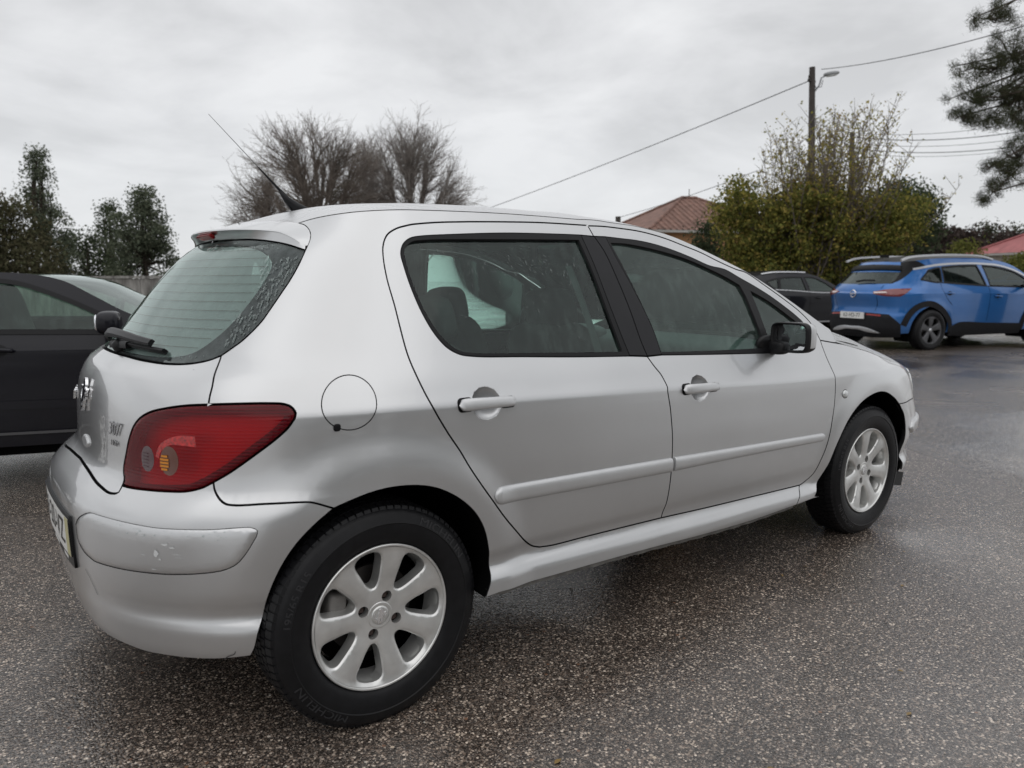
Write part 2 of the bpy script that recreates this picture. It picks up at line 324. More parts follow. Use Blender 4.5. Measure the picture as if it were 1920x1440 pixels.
# measured outlines on the body surface (u along the body, z height)
B=json.loads("""{"hatch_side":[[-0.5164,1.3916],[-0.4745,1.3871],[-0.4489,1.3761],[-0.4336,1.3606],[-0.4315,1.3443],[-0.4401,1.3232],[-0.4518,1.3001],[-0.4688,1.2674],[-0.4937,1.2279],[-0.5202,1.1917],[-0.552,1.1466],[-0.5747,1.114],[-0.6211,1.0681],[-0.6495,1.0476],[-0.6794,1.0272]],"hatch_side2":[[-0.6794,1.0272],[-0.6757,0.9978],[-0.6676,0.9569],[-0.6671,0.9319],[-0.6657,0.9122]],"glass_bottom":[[-0.6794,1.0272],[-0.7122,1.0156],[-0.7669,1.0057],[-0.8472,1.0014],[-0.9803,1.0029],[-1.1043,1.007]],"lamp_top":[[-0.6624,0.9134],[-0.6172,0.9154],[-0.5678,0.9167],[-0.5197,0.9166],[-0.4815,0.914],[-0.4623,0.9062],[-0.4514,0.8902],[-0.455,0.8756]],"lamp_low":[[-0.455,0.8756],[-0.4716,0.8524],[-0.5046,0.8221],[-0.5424,0.7927],[-0.5856,0.76],[-0.6148,0.7395],[-0.6493,0.7187]],"lamp_bot":[[-0.6493,0.7187],[-0.6768,0.704],[-0.7154,0.6934],[-0.7719,0.689],[-0.8366,0.6858],[-0.8933,0.6833],[-0.9391,0.6827]],"lamp_left":[[-0.9391,0.6827],[-0.9647,0.7177],[-0.9493,0.7688],[-0.9314,0.8093],[-0.9125,0.8409],[-0.887,0.8645],[-0.844,0.8852],[-0.7853,0.8995],[-0.7246,0.9089],[-0.6624,0.9134]],"quart_bump":[[-0.6493,0.7187],[-0.6446,0.6992],[-0.6331,0.6838],[-0.6135,0.6701],[-0.5908,0.6669],[-0.5225,0.669],[-0.4361,0.6673],[-0.4199,0.6633],[-0.376,0.6438]],"arch_r":[[-0.376,0.6438],[-0.3363,0.657],[-0.2875,0.6701],[-0.2363,0.6761],[-0.1711,0.6725],[-0.1131,0.659],[-0.0639,0.6366],[-0.0122,0.6018],[0.0354,0.5545],[0.0685,0.499],[0.0891,0.4275],[0.0987,0.362],[0.0771,0.3015],[0.0701,0.2864]],"arch_bump":[[-0.376,0.6438],[-0.4192,0.6091],[-0.4592,0.5669],[-0.4905,0.5198],[-0.5189,0.4606],[-0.5432,0.395],[-0.5564,0.3438],[-0.5689,0.2931],[-0.5793,0.2709]],"bump_bot":[[-0.5792,0.2712],[-0.6311,0.266],[-0.7287,0.2584],[-0.7956,0.2553],[-0.848,0.2529],[-0.9206,0.2546]],"rdoor_rear":[[0.2123,1.4063],[0.0786,1.3979],[-0.0256,1.3852],[-0.0871,1.372],[-0.1275,1.3528],[-0.1508,1.3237],[-0.1595,1.2928],[-0.1616,1.2321],[-0.1522,1.1527],[-0.1469,1.0846],[-0.1414,1.0318],[-0.1348,0.9983],[-0.1154,0.936],[-0.089,0.8723],[-0.0517,0.8083],[-0.0076,0.7418],[0.0188,0.6951],[0.0569,0.6378],[0.0988,0.581],[0.1451,0.5208],[0.1965,0.4639],[0.2423,0.4171],[0.2792,0.3906],[0.3097,0.3792]],"door_top_r":[[0.7233,1.4147],[0.5065,1.4158],[0.3544,1.4118],[0.2123,1.4063]],"door_bot_r":[[0.3097,0.3792],[0.3589,0.3735],[0.5124,0.3703],[0.7364,0.3648],[0.8853,0.3607]],"bgap":[[0.8853,0.3607],[0.8944,0.4199],[0.8999,0.5083],[0.8978,0.6131],[0.8926,0.6822],[0.8794,0.7679],[0.8648,0.8357],[0.8666,0.8463],[0.8521,0.8899],[0.8276,0.922],[0.8055,0.9567],[0.7936,1.0149],[0.7835,1.1191],[0.7704,1.2244],[0.7557,1.3185],[0.7329,1.3753],[0.7233,1.4147]],"door_top_f":[[0.7182,1.4132],[0.7976,1.4141],[0.8863,1.4099],[0.977,1.4032],[1.0671,1.3891],[1.134,1.3739],[1.2005,1.3546],[1.2919,1.3283],[1.3821,1.2939],[1.4784,1.2622],[1.5338,1.2501],[1.6383,1.1937],[1.7482,1.1313],[1.8297,1.0825],[1.8819,1.0422],[1.9097,1.0109],[1.9308,0.9797],[1.9443,0.9531]],"fgap":[[1.9443,0.9531],[1.9486,0.9139],[1.9536,0.8707],[1.9621,0.8231],[1.9651,0.7798],[1.9675,0.7353],[1.9662,0.6684],[1.9482,0.569],[1.9243,0.4874],[1.8979,0.4263],[1.8664,0.3645],[1.8076,0.3357],[1.7812,0.3297]],"door_bot_f":[[1.7812,0.3297],[1.4185,0.341],[1.1219,0.3506],[0.8853,0.3607]],"sill_bot":[[0.0449,0.2869],[0.0797,0.2973],[0.2909,0.2824],[0.6005,0.2749],[0.8356,0.2676],[1.1015,0.2553],[1.4002,0.2477],[1.7277,0.2553],[1.8944,0.2636]],"arch_f":[[1.8663,0.2703],[1.9425,0.3849],[1.9924,0.4923],[2.0599,0.5909],[2.1314,0.649],[2.2012,0.6796],[2.2914,0.6952],[2.3562,0.6871],[2.4231,0.6537],[2.4747,0.6126],[2.5192,0.5542],[2.5529,0.4733],[2.6215,0.362],[2.5727,0.2948],[2.5504,0.2489]],"hood_gap":[[1.9443,0.9531],[2.0807,0.9366],[2.2077,0.919],[2.3149,0.8994]],"wtop_r":[[0.6701,1.3777],[0.5672,1.3775],[0.3378,1.3735],[0.129,1.3621],[0.0127,1.353],[-0.0359,1.3439],[-0.0706,1.3249],[-0.0875,1.2986],[-0.0871,1.2677],[-0.079,1.2066],[-0.0609,1.1361],[-0.0341,1.0757],[-0.0017,1.0346],[0.0341,1.0127],[0.0808,1.0033],[0.2616,0.991],[0.4766,0.9769],[0.7189,0.964]],"bp_l":[[0.6701,1.3777],[0.6818,1.2738],[0.6905,1.1456],[0.7052,1.0372],[0.7189,0.964]],"glass_r":[[0.6522,1.359],[0.5576,1.3576],[0.3288,1.3523],[0.0209,1.3415],[-0.0324,1.3334],[-0.069,1.3092],[-0.0746,1.2729],[-0.0688,1.2167],[-0.0511,1.1459],[-0.0244,1.0852],[0.0074,1.0441],[0.0372,1.0225],[0.0717,1.0139],[0.2652,1.0014],[0.6908,0.9799],[0.6751,1.11],[0.6645,1.2552],[0.6522,1.359]],"wtop_f":[[0.79,1.3754],[0.8646,1.3711],[0.9552,1.3654],[1.0452,1.3526],[1.1344,1.3323],[1.2237,1.3061],[1.3142,1.2755],[1.4073,1.2422],[1.4066,1.2598],[1.4845,1.2255],[1.5657,1.1902],[1.6485,1.1499],[1.7331,1.1021],[1.7917,1.0666],[1.844,1.0264],[1.8792,0.9777]],"bp_r":[[0.79,1.3754],[0.8038,1.3002],[0.8284,1.2148],[0.8518,1.1297],[0.8738,1.0418],[0.8822,0.9572]],"belt_f":[[0.8822,0.9572],[1.1734,0.9415],[1.4839,0.9263],[1.6552,0.9187]],"strip_r":[[0.1296,0.6131],[0.4797,0.6027],[0.8938,0.5896],[0.8998,0.5365],[0.4832,0.5507],[0.1561,0.5614],[0.1177,0.5805],[0.1113,0.5993]],"strip_f":[[0.9062,0.5904],[1.358,0.5735],[1.8653,0.5544],[1.9016,0.5372],[1.8833,0.5162],[1.3651,0.5313],[0.9121,0.5389]],"insert":[[-1.1018,0.5579],[-1.0805,0.578],[-1.0382,0.6006],[-1.0034,0.6117],[-0.9611,0.6141],[-0.8922,0.6148],[-0.8236,0.6133],[-0.766,0.611],[-0.7076,0.6109],[-0.7219,0.6104],[-0.6417,0.6112],[-0.5862,0.6151],[-0.5573,0.6151],[-0.544,0.607],[-0.5469,0.5917],[-0.572,0.548],[-0.5919,0.5236],[-0.6186,0.5089],[-0.6677,0.4986],[-0.7281,0.4926],[-0.8218,0.4891],[-0.912,0.4849],[-0.9944,0.48]],"sil_top":[[0.6793,1.4366],[0.766,1.4373],[0.8522,1.4312],[0.9604,1.4239],[1.0784,1.4078],[1.1689,1.3882],[1.2579,1.3606],[1.3478,1.3286],[1.4398,1.2939],[1.5351,1.257],[1.694,1.1785],[1.8087,1.1173],[1.8883,1.0744],[2.0119,1.0159],[2.0576,0.9942],[2.0818,0.9384]],"pts":[[0.0842,0.8696],[-0.0245,0.878],[0.1883,0.8654],[0.0293,0.875],[0.144,0.8636],[0.0965,0.9133],[0.0879,0.8252],[1.0366,0.8284],[0.9298,0.8355],[1.1494,0.8243],[0.9754,0.8322],[1.0969,0.8255],[1.0555,0.8724],[1.0425,0.7824],[-0.3214,0.9087],[-0.3913,0.9155],[-0.2505,0.9007],[-0.3243,0.9745],[-0.3148,0.8378],[2.0472,0.7127],[2.0463,0.7125],[2.0114,0.7147],[2.0772,0.7098],[2.0462,0.7314],[2.0448,0.6943]]}""")

# ---------------- panels cut out of a body surface ----------------
S=Surf()
UC=-K*math.pi/2
def catmull(P,step=.008):
    P=np.array(P,float)
    if len(P)<3:
        n=max(2,int(np.linalg.norm(P[-1]-P[0])/step)); t=np.linspace(0,1,n+1)[:,None]; return P[0]*(1-t)+P[-1]*t
    E=np.vstack([2*P[0]-P[1],P,2*P[-1]-P[-2]]); out=[]
    for i in range(1,len(E)-2):
        p0,p1,p2,p3=E[i-1:i+3]; d=max(np.linalg.norm(p2-p1),1e-6)
        a=.5; t0=0;t1=t0+np.linalg.norm(p1-p0)**a+1e-6;t2=t1+np.linalg.norm(p2-p1)**a+1e-6;t3=t2+np.linalg.norm(p3-p2)**a+1e-6
        n=max(1,int(math.ceil(d/step)))
        for k in range(n):
            t=t1+(t2-t1)*k/n
            A1=(t1-t)/(t1-t0)*p0+(t-t0)/(t1-t0)*p1;A2=(t2-t)/(t2-t1)*p1+(t-t1)/(t2-t1)*p2;A3=(t3-t)/(t3-t2)*p2+(t-t2)/(t3-t2)*p3
            B1=(t2-t)/(t2-t0)*A1+(t-t0)/(t2-t0)*A2;B2=(t3-t)/(t3-t1)*A2+(t-t1)/(t3-t1)*A3
            out.append((t2-t)/(t2-t1)*B1+(t-t1)/(t2-t1)*B2)
    out.append(P[-1]); return np.array(out)
def outline(*segs,step=.008):
    """segs: point lists joined end to end (corner at each join); a ('raw',pts) stays straight"""
    o=[]
    for s in segs:
        c=catmull(s,step)
        if o and np.linalg.norm(o[-1]-c[0])<1e-3: c=c[1:]
        o+=list(c)
    o=np.array(o)
    if np.linalg.norm(o[0]-o[-1])<1e-3: o=o[:-1]
    keep=[0]
    for i in range(1,len(o)):
        if np.linalg.norm(o[i]-o[keep[-1]])>.0012: keep.append(i)
    return o[keep]
def area(P): x,y=P[:,0],P[:,1]; return .5*np.sum(x*np.roll(y,-1)-y*np.roll(x,-1))
def inset(P,d):
    if area(P)<0: d=-d
    a=P-np.roll(P,1,0); b=np.roll(P,-1,0)-P
    na=np.stack([-a[:,1],a[:,0]],1); na/=np.linalg.norm(na,axis=1,keepdims=True)+1e-12
    nb=np.stack([-b[:,1],b[:,0]],1); nb/=np.linalg.norm(nb,axis=1,keepdims=True)+1e-12
    n=na+nb; n/=np.linalg.norm(n,axis=1,keepdims=True)+1e-9
    c=np.clip((n*na).sum(1),.45,1)
    return P+n*(d/c)[:,None]
def inside(P,Q):
    x,y=Q[:,0],Q[:,1]; r=np.zeros(len(Q),bool)
    for i in range(len(P)):
        x1,y1=P[i-1];x2,y2=P[i]
        if y1==y2: continue
        c=((y1>y)!=(y2>y))&(x<(x2-x1)*(y-y1)/(y2-y1)+x1); r^=c
    return r
def bdist(P,Q):
    d=np.full(len(Q),1e9)
    A=P;B=np.roll(P,-1,0)
    for i in range(0,len(Q),4000):
        q=Q[i:i+4000,None,:]; ab=(B-A)[None]; t=np.clip(((q-A[None])*ab).sum(2)/((ab**2).sum(2)+1e-12),0,1)
        d[i:i+4000]=np.sqrt((((A[None]+ab*t[...,None])-q)**2).sum(2)).min(1)
    return d
def panel(name,out,mat,parent,holes=(),surf=None,gap=.0026,thick=.014,off=0.0,bev=None,disp=None,mirror=False,sp=.028,extra=None,crease=True,flange=True,label=None,clear=None,hgap=None):
    surf=surf or S
    o=inset(np.asarray(out),gap); hs=[inset(np.asarray(h),-(gap if hgap is None else hgap)) for h in holes]
    u0,z0=o.min(0);u1,z1=o.max(0)
    pts=[]
    gu,gz=np.meshgrid(np.arange(u0,u1,sp),np.arange(z0,z1,sp*.8)); gu=gu+(np.arange(gu.shape[0])%2)[:,None]*sp*.5
    pts.append(np.stack([gu.ravel(),gz.ravel()],1))
    if crease and surf.crease:
        q=pts[0]; pts[0]=q[np.abs(q[:,1]-surf.zcu(q[:,0]))>.038]
        uu=np.arange(u0,u1,.016)
        for d in (-.028,-.016,-.009,-.0045,-.0015,.0015,.0045,.009,.016,.028): pts.append(np.stack([uu,surf.zcu(uu)+d],1))
    if crease and surf.low and z0<.40:
        pts=[q[q[:,1]>.425] if len(q) else q for q in pts]; uu=np.arange(u0,u1,.026)
        for zz in np.arange(.222,.425,.0085): pts.append(np.stack([uu,np.full(len(uu),zz)],1))
    if clear is not None: pts=[q[(((q-np.array(clear[:2]))/np.array(clear[2:]))**2).sum(1)>1] for q in pts]
    if extra is not None: pts.append(extra)
    if bev:
        for k in (.12,.3,.6,1.0,1.6): 
            pts.append(inset(o,bev[0]*k)[::2])
    pts=np.vstack(pts); ok=inside(o,pts)
    for h in hs: ok&=~inside(h,pts)
    pts=pts[ok]; d=bdist(o,pts)
    for h in hs: d=np.minimum(d,bdist(h,pts))
    pts=pts[d>(.0035 if not bev else bev[0]*.08)]
    # thin out near duplicates
    if len(pts):
        key=np.round(pts/.0012).astype(int); _,ix=np.unique(key,axis=0,return_index=True); pts=pts[ix]
    allp=np.vstack([o]+hs+[pts]); edges=[];n=0;loops=[]
    for l in [o]+hs:
        m=len(l); loops.append(range(n,n+m)); edges+=[(n+i,n+(i+1)%m) for i in range(m)]; n+=m
    vs,_,fs,ov,_,_=delaunay_2d_cdt([Vector(p) for p in allp],edges,[],0,1e-6)
    V2=np.array([v[:] for v in vs]); fs=np.array([f for f in fs if len(f)==3])
    cen=V2[fs].mean(1); keep=inside(o,cen)
    for h in hs: keep&=~inside(h,cen)
    fs=fs[keep]
    amap={}
    for i,l in enumerate(ov):
        for j in l: amap[j]=i
    def pos(uv):
        p=surf.pt(uv[:,0],uv[:,1]); h=np.full(len(uv),off)
        if disp is not None: h=h+disp(uv)
        n=surf.nrm(uv[:,0],uv[:,1]); return p+n*h[:,None]
    P=pos(V2)
    if bev:
        d=bdist(o,V2)
        for hh in hs: d=np.minimum(d,bdist(hh,V2))
        t=np.clip(1-d/bev[0],0,1); P=P+surf.nrm(V2[:,0],V2[:,1])*(bev[1]*np.sqrt(np.clip(1-t**2.2,0,1)))[:,None]
    e=.0012
    if bev:
        # vertex normals from the faces
        N_=np.zeros_like(P); fn=np.cross(P[fs[:,1]]-P[fs[:,0]],P[fs[:,2]]-P[fs[:,0]])
        for k in range(3): np.add.at(N_,fs[:,k],fn)
        nn=surf.nrm(V2[:,0],V2[:,1]); sgn=np.sign((N_*nn).sum(1)); N_*=sgn[:,None]; N_/=np.linalg.norm(N_,axis=1,keepdims=True)+1e-12
    else:
        a=pos(V2+[e,0])-pos(V2-[e,0]); b=pos(V2+[0,e])-pos(V2-[0,e]); N_=np.cross(a,b); N_/=np.linalg.norm(N_,axis=1,keepdims=True)+1e-12
    # orient faces outward
    fn=np.cross(P[fs[:,1]]-P[fs[:,0]],P[fs[:,2]]-P[fs[:,0]]); fl=(fn*N_[fs].sum(1)).sum(1)<0; fs[fl]=fs[fl][:,::-1]
    V=[P];NN=[N_];F=[tuple(f) for f in fs]; base=len(P)
    if flange:
        sn=surf.nrm(V2[:,0],V2[:,1])
        for li,l in enumerate(loops):
            idx=[amap[i] for i in l]; m=len(idx)
            uv=V2[idx]; c=-1 if li else 1
            # outward direction in the surface, for edge normals
            tn=np.roll(P[idx],-1,0)-np.roll(P[idx],1,0); sg=np.sign(area(uv))*c*(1 if li==0 else 1)
            on=np.cross(tn,N_[idx]); on/=np.linalg.norm(on,axis=1,keepdims=True)+1e-12
            ar=np.sign(area(uv)); on=on*(ar if li==0 else -ar)
            top=P[idx]; bot=P[idx]-sn[idx]*thick
            V+=[top,bot];
            en=on*.8+N_[idx]*.6; en/=np.linalg.norm(en,axis=1,keepdims=True); NN+=[en,on]
            for i in range(m):
                j=(i+1)%m; q=(base+i,base+j,base+m+j,base+m+i)
                fnq=np.cross(top[j]-top[i],bot[i]-top[i]); 
                if (fnq*on[i]).sum()<0: q=q[::-1]
                F.append(q)
            base+=2*m
    V=np.vstack(V);NN=np.vstack(NN)
    if flange and not bev: ob=mesh_obj(name,V,F,None,parent,True,NN,mats=[mat,M['seal']],fm=[0]*len(fs)+[1]*(len(F)-len(fs)))  # painted edge flanges coloured dark, standing in for shade inside the gaps
    else: ob=mesh_obj(name,V,F,mat,parent,True,NN)
    if label: ob['label']=label
    if mirror: return ob,mirror_obj(ob,parent)
    return ob
def mirror_obj(ob,parent,name=None,mat=None):
    me=ob.data; V=np.empty(len(me.vertices)*3); me.vertices.foreach_get('co',V); V=V.reshape(-1,3).copy(); V[:,1]*=-1
    F=[tuple(p.vertices)[::-1] for p in me.polygons]
    if me.has_custom_normals:
        ln=np.empty(len(me.loops)*3); me.corner_normals.foreach_get('vector',ln); ln=ln.reshape(-1,3); li=np.empty(len(me.loops),dtype=np.int32); me.loops.foreach_get('vertex_index',li)
        NN=np.zeros((len(V),3)); np.add.at(NN,li,ln); NN[:,1]*=-1; NN/=np.linalg.norm(NN,axis=1,keepdims=True)+1e-12
    else: NN=None
    fm_=np.empty(len(me.polygons),dtype=np.int32); me.polygons.foreach_get('material_index',fm_)
    o=mesh_obj(name or ob.name.split('.')[0],V,F,None,parent,True,NN,mats=[mat] if mat else list(me.materials),fm=np.zeros(len(fm_),dtype=np.int32) if mat else fm_)
    return o
def strip_bar(name,A,Bt,h,mat,parent,surf=None,n=70,m=14,round0=.02,round1=.02):
    """moulding between a top line A and a bottom line Bt (u,z), domed to height h, with rounded ends"""
    surf=surf or S; A=np.array(catmull(A,.02));Bt=np.array(catmull(Bt,.02))
    L=abs(A[-1,0]-A[0,0]); ts=np.unique(np.r_[np.linspace(0,1,n),(1-np.cos(np.linspace(0,math.pi/2,9)))*round0/L,1-(1-np.cos(np.linspace(0,math.pi/2,9)))*round1/L])
    V=[];N_=[]
    def ev(P,t):
        d=np.r_[0,np.cumsum(np.linalg.norm(np.diff(P,axis=0),axis=1))]; d/=d[-1]; return np.stack([np.interp(t,d,P[:,0]),np.interp(t,d,P[:,1])],-1)
    for t in ts:
        a=ev(A,t);b_=ev(Bt,t); c=(a+b_)/2; hw=(a-b_)/2
        e0=min(1,t*L/round0);e1=min(1,(1-t)*L/round1); k=math.sqrt(max(0,1-(1-e0)**2))*math.sqrt(max(0,1-(1-e1)**2)); k=max(k,.02)
        for j in range(m+1):
            w=math.cos(math.pi*(1-j/m)); q=c+hw*w*k; p=surf.pt(q[0],q[1]); nn=surf.nrm(q[0],q[1]); V.append(p+nn*(.0005+h*math.sqrt(max(0,1-abs(w)**3))*min(1,k*1.1)))
    F=[(i*(m+1)+j,(i+1)*(m+1)+j,(i+1)*(m+1)+j+1,i*(m+1)+j+1) for i in range(len(ts)-1) for j in range(m)]
    return mesh_obj(name,V,F,mat,parent,True)
def ribbon(name,uv,w,h,mat,parent,surf=None,mirror=False,closed=False,side=0):
    """flat strip following a line on the body, h above (+) or below (-) it"""
    surf=surf or S; P=np.asarray(uv); p=surf.pt(P[:,0],P[:,1]); n=surf.nrm(P[:,0],P[:,1])
    t=np.roll(p,-1,0)-np.roll(p,1,0)
    if not closed: t[0]=p[1]-p[0]; t[-1]=p[-1]-p[-2]
    b=np.cross(n,t); b/=np.linalg.norm(b,axis=1,keepdims=True)+1e-12
    V=np.vstack([p+n*h+b*(w*(.5+side)),p+n*h-b*(w*(.5-side))]); m=len(p)
    F=[(i,(i+1)%m,(i+1)%m+m,i+m) for i in range(m if closed else m-1)]
    o=mesh_obj(name,V,F,mat,parent,True)
    if mirror: return o,mirror_obj(o,parent)
    return o
def mir_uv(P): P=np.array(P,float).copy(); P[:,0]=2*UC-P[:,0]; return P[::-1]
def surf_frame(u,z,surf=None):
    surf=surf or S; p=surf.pt(u,z); n=surf.nrm(u,z); e=2e-3
    a=surf.pt(u+e,z)-surf.pt(u-e,z); a/=np.linalg.norm(a); b=np.cross(n,a); return p,a,b,n
def on_surf_text(name,txt,u,z,size,mat,parent,surf=None,dir_=1,h=.003,ext=.0015,slant=0,sx=1,bev=0):
    V,F=text_mesh(txt,size,ext,bev); p,a,b,n=surf_frame(u,z,surf)
    # text reads in direction of travel to the viewer's right
    V=V.copy(); V[:,0]=V[:,0]*sx+V[:,1]*slant
    W=p+V[:,0:1]*a*dir_+V[:,1:2]*b*(1)+(V[:,2:3]+h)*n
    return mesh_obj(name,W,F,mat,parent,False)
# ---------------- wheels ----------------
def wheel_meshes(R=.3125,Rr=.2045,w=.168,nsp=7,style='seven',phase=math.radians(76),bolt_phase=math.radians(66),nb=4):
    """meshes in a local frame: axle = Y, outer face at y = 0 going inward to +y"""
    out={}
    # tyre: profile (r, y)
    prof=[(Rr-.004,.012),(Rr+.002,.004),(Rr+.010,-.003),(Rr+.022,-.008),(Rr+.045,-.0125),(Rr+.060,-.0125),(Rr+.0625,-.0145),(Rr+.066,-.0125),(R-.022,-.007),(R-.0145,-.001),(R-.008,.0065),(R-.003,.016),(R-.0005,.030),(R,.05)]
    half=[(r,y) for r,y in prof]; c=w*.5-.01
    prof2=half+[(r,2*c-y) for r,y in half[::-1]]
    T=MB().lathe(prof2,120,m=0)
    # tread blocks: outer shoulder ribs and circumferential blocks
    for k in range(84):
        a0=2*math.pi*k/84; 
        for (y0,y1,dd,sh) in ((.004,.034,.006,0),(.039,.066,.006,.4),(.071,.094,.006,.1),(.099,.123,.006,.5),(.127,.144,.006,.2)):
            V=[]
            for (da,yy) in ((.08+sh,y0),(.86+sh,y0),(.86+sh+.1,y1),(.08+sh+.1,y1)):
                a=a0+da*2*math.pi/84
                rb=R-.010 if yy<.01 else R-.004
                r1=R-.0015 if yy<.01 else R+.0035
                V.append((rb*math.cos(a),yy,rb*math.sin(a))); V.append((r1*math.cos(a),yy+(.004 if yy<.01 else 0),r1*math.sin(a)))
            T.add(V,[(1,3,5,7),(0,2,3,1),(2,4,5,3),(4,6,7,5),(6,0,1,7)])
    out['tyre']=T
    # rim face: plane with seven openings
    def dish(r):
        return np.interp(r,[0,.05,.07,.10,.14,.175,.190,.1975],[.020,.020,.018,.013,.008,.006,.006,.003])
    ro=Rr-.0075
    th=np.linspace(0,2*math.pi,140,endpoint=False); outer=np.stack([np.cos(th),np.sin(th)],1)*ro
    hs=[];ex=[]
    pit=2*math.pi/nsp
    def hole(c,ri,rb,hwi,hwo,n=44):
        # closed rounded opening between two spokes: superellipse blend in polar space
        P=[]
        for k in range(n):
            t=2*math.pi*k/n; s=math.sin(t); cc=math.cos(t)
            rr=(ri+rb)/2+(rb-ri)/2*np.sign(cc)*abs(cc)**(.62 if cc<0 else .42)
            f=min(1,max(0,(rr-ri)/(rb-ri)))
            hw=hwi+(hwo-hwi)*f**.9
            P.append((c+hw*(1 if s>=0 else -1)*abs(s)**.75,rr))
        return np.array([(r*math.cos(a),r*math.sin(a)) for a,r in P])
    if style=='seven':
        for k in range(nsp): hs.append(hole(phase+(k+.5)*pit,.082,.1885,.185,.262))
    else:
        for k in range(nsp): hs.append(hole(phase+(k+.5)*pit,.068,Rr-.016,.18,.36))
    bh=[]
    if nb:
        for k in range(nb):
            a=bolt_phase+k*2*math.pi/nb; c=(.0545*math.cos(a),.0545*math.sin(a)); t=np.linspace(0,2*math.pi,20,endpoint=False)
            bh.append(np.stack([c[0]+.0155*np.cos(t),c[1]+.0155*np.sin(t)],1))
    g=np.arange(-Rr,Rr,.009); gx,gy=np.meshgrid(g,g); pts=np.stack([gx.ravel(),gy.ravel()],1)
    rings=[]
    for h in hs: rings+= [inset(h,-.0025),inset(h,-.006)]
    pts=np.vstack([pts]+rings)
    ok=np.hypot(pts[:,0],pts[:,1])<ro-.004
    for h in hs+bh: ok&=~inside(h,pts)
    pts=pts[ok]; d=bdist(outer,pts)
    for h in hs+bh: d=np.minimum(d,bdist(h,pts))
    pts=pts[d>.0018]
    loops=[outer]+hs+bh; allp=np.vstack(loops+[pts]); edges=[];n=0;lr=[]
    for l in loops:
        m=len(l); lr.append(list(range(n,n+m))); edges+=[(n+i,n+(i+1)%m) for i in range(m)]; n+=m
    vs,_,fs,ov,_,_=delaunay_2d_cdt([Vector(p) for p in allp],edges,[],0,1e-7)
    V2=np.array([v[:] for v in vs]); fs=np.array([f for f in fs if len(f)==3]); cen=V2[fs].mean(1)
    keep=inside(outer,cen)
    for h in hs+bh: keep&=~inside(h,cen)
    fs=fs[keep]; am={}
    for i,l in enumerate(ov):
        for j in l: am[j]=i
    dh=np.full(len(V2),1e9)
    for h in hs: dh=np.minimum(dh,bdist(h,V2))
    # spokes crown slightly and round off into the openings
    yy=dish(np.hypot(V2[:,0],V2[:,1]))+.0045*np.clip(1-dh/.006,0,1)**2-.004*np.clip(dh/.03,0,1)
    P=np.stack([V2[:,0],yy,V2[:,1]],1)
    Rm=MB(); 
    fn=np.cross(P[fs[:,1]]-P[fs[:,0]],P[fs[:,2]]-P[fs[:,0]]); fl=fn[:,1]>0; fs[fl]=fs[fl][:,::-1]
    Rm.add(P,fs)
    for l in lr[1:]:
        idx=[am[i] for i in l]; m=len(idx); isb=m==20; dep=.034 if not isb else .022
        top=P[idx]; c0=top.mean(0)
        bot=top+[0,dep,0]; bot[:,[0,2]]=bot[:,[0,2]]*(1 if isb else 1)
        mid=top+[0,.006,0]
        if not isb:
            # walls draw in slightly
            mid[:,[0,2]]=c0[[0,2]]+(top[:,[0,2]]-c0[[0,2]])*.985; bot[:,[0,2]]=c0[[0,2]]+(top[:,[0,2]]-c0[[0,2]])*.90
        V=np.vstack([top,mid,bot]); F=[]
        for i in range(m):
            j=(i+1)%m
            for k in (0,m): F.append((k+i,k+j,k+m+j,k+m+i))
        Rm.add(V,F)
    Rm.lathe([(ro,dish(ro)),(ro+.001,-.001),(ro+.003,-.003),(Rr-.001,-.0035),(Rr+.001,-.0015),(Rr+.001,.006),(Rr-.003,.012)],140)
    # barrel
    out['rim']=Rm
    out['barrel']=MB().lathe([(ro,.004),(.1915,.009),(.186,.022),(.180,.050),(.176,.075)],96)
    out['inner_barrel']=MB().lathe([(.176,.075),(.174,.10),(.180,.165),(.195,.185)],64)
    out['disc']=MB().lathe([(.0,.075),(.128,.075),(.128,.086),(.0,.086)],60).lathe([(.06,.075),(.062,.045),(.0,.045)],40)
    out['caliper']=MB().rbox((-.112,.080,.018),(.055,.07,.12),e=5,rot=roty(.15))
    bl=MB()
    for k in range(nb):
        a=bolt_phase+k*2*math.pi/nb; c=(.0545*math.cos(a),.0,.0545*math.sin(a))
        bl.lathe([(.0,.026),(.0085,.026),(.0095,.029),(.0095,.044)],6,c=c).lathe([(.0,.0255),(.0035,.0255)],8,c=c)
    out['bolts']=bl
    return out
LION=[(-.46,-.95),(-.30,-.98),(-.22,-.78),(-.30,-.70),(-.20,-.50),(-.02,-.32),(.02,-.60),(-.08,-.82),(.12,-.92),(.22,-.74),(.16,-.52),(.24,-.28),(.36,-.06),(.52,-.20),(.78,-.22),(.84,-.06),(.62,-.02),(.50,.12),(.74,.16),(.90,.32),(.80,.42),(.62,.32),(.44,.34),(.50,.52),(.40,.72),(.20,.92),(.02,.96),(-.18,.86),(-.26,.66),(-.18,.52),(-.34,.34),(-.44,.10),(-.48,-.16),(-.62,-.34),(-.86,-.10),(-.92,.22),(-.80,.44),(-.94,.50),(-1.04,.20),(-.98,-.20),(-.74,-.48),(-.56,-.52),(-.52,-.74)]
def tri_fill(poly):
    vs,_,fs,_,_,_=delaunay_2d_cdt([Vector(p) for p in poly],[(i,(i+1)%len(poly)) for i in range(len(poly))],[],1,1e-6)
    return np.array([v[:] for v in vs]),[tuple(f) for f in fs]
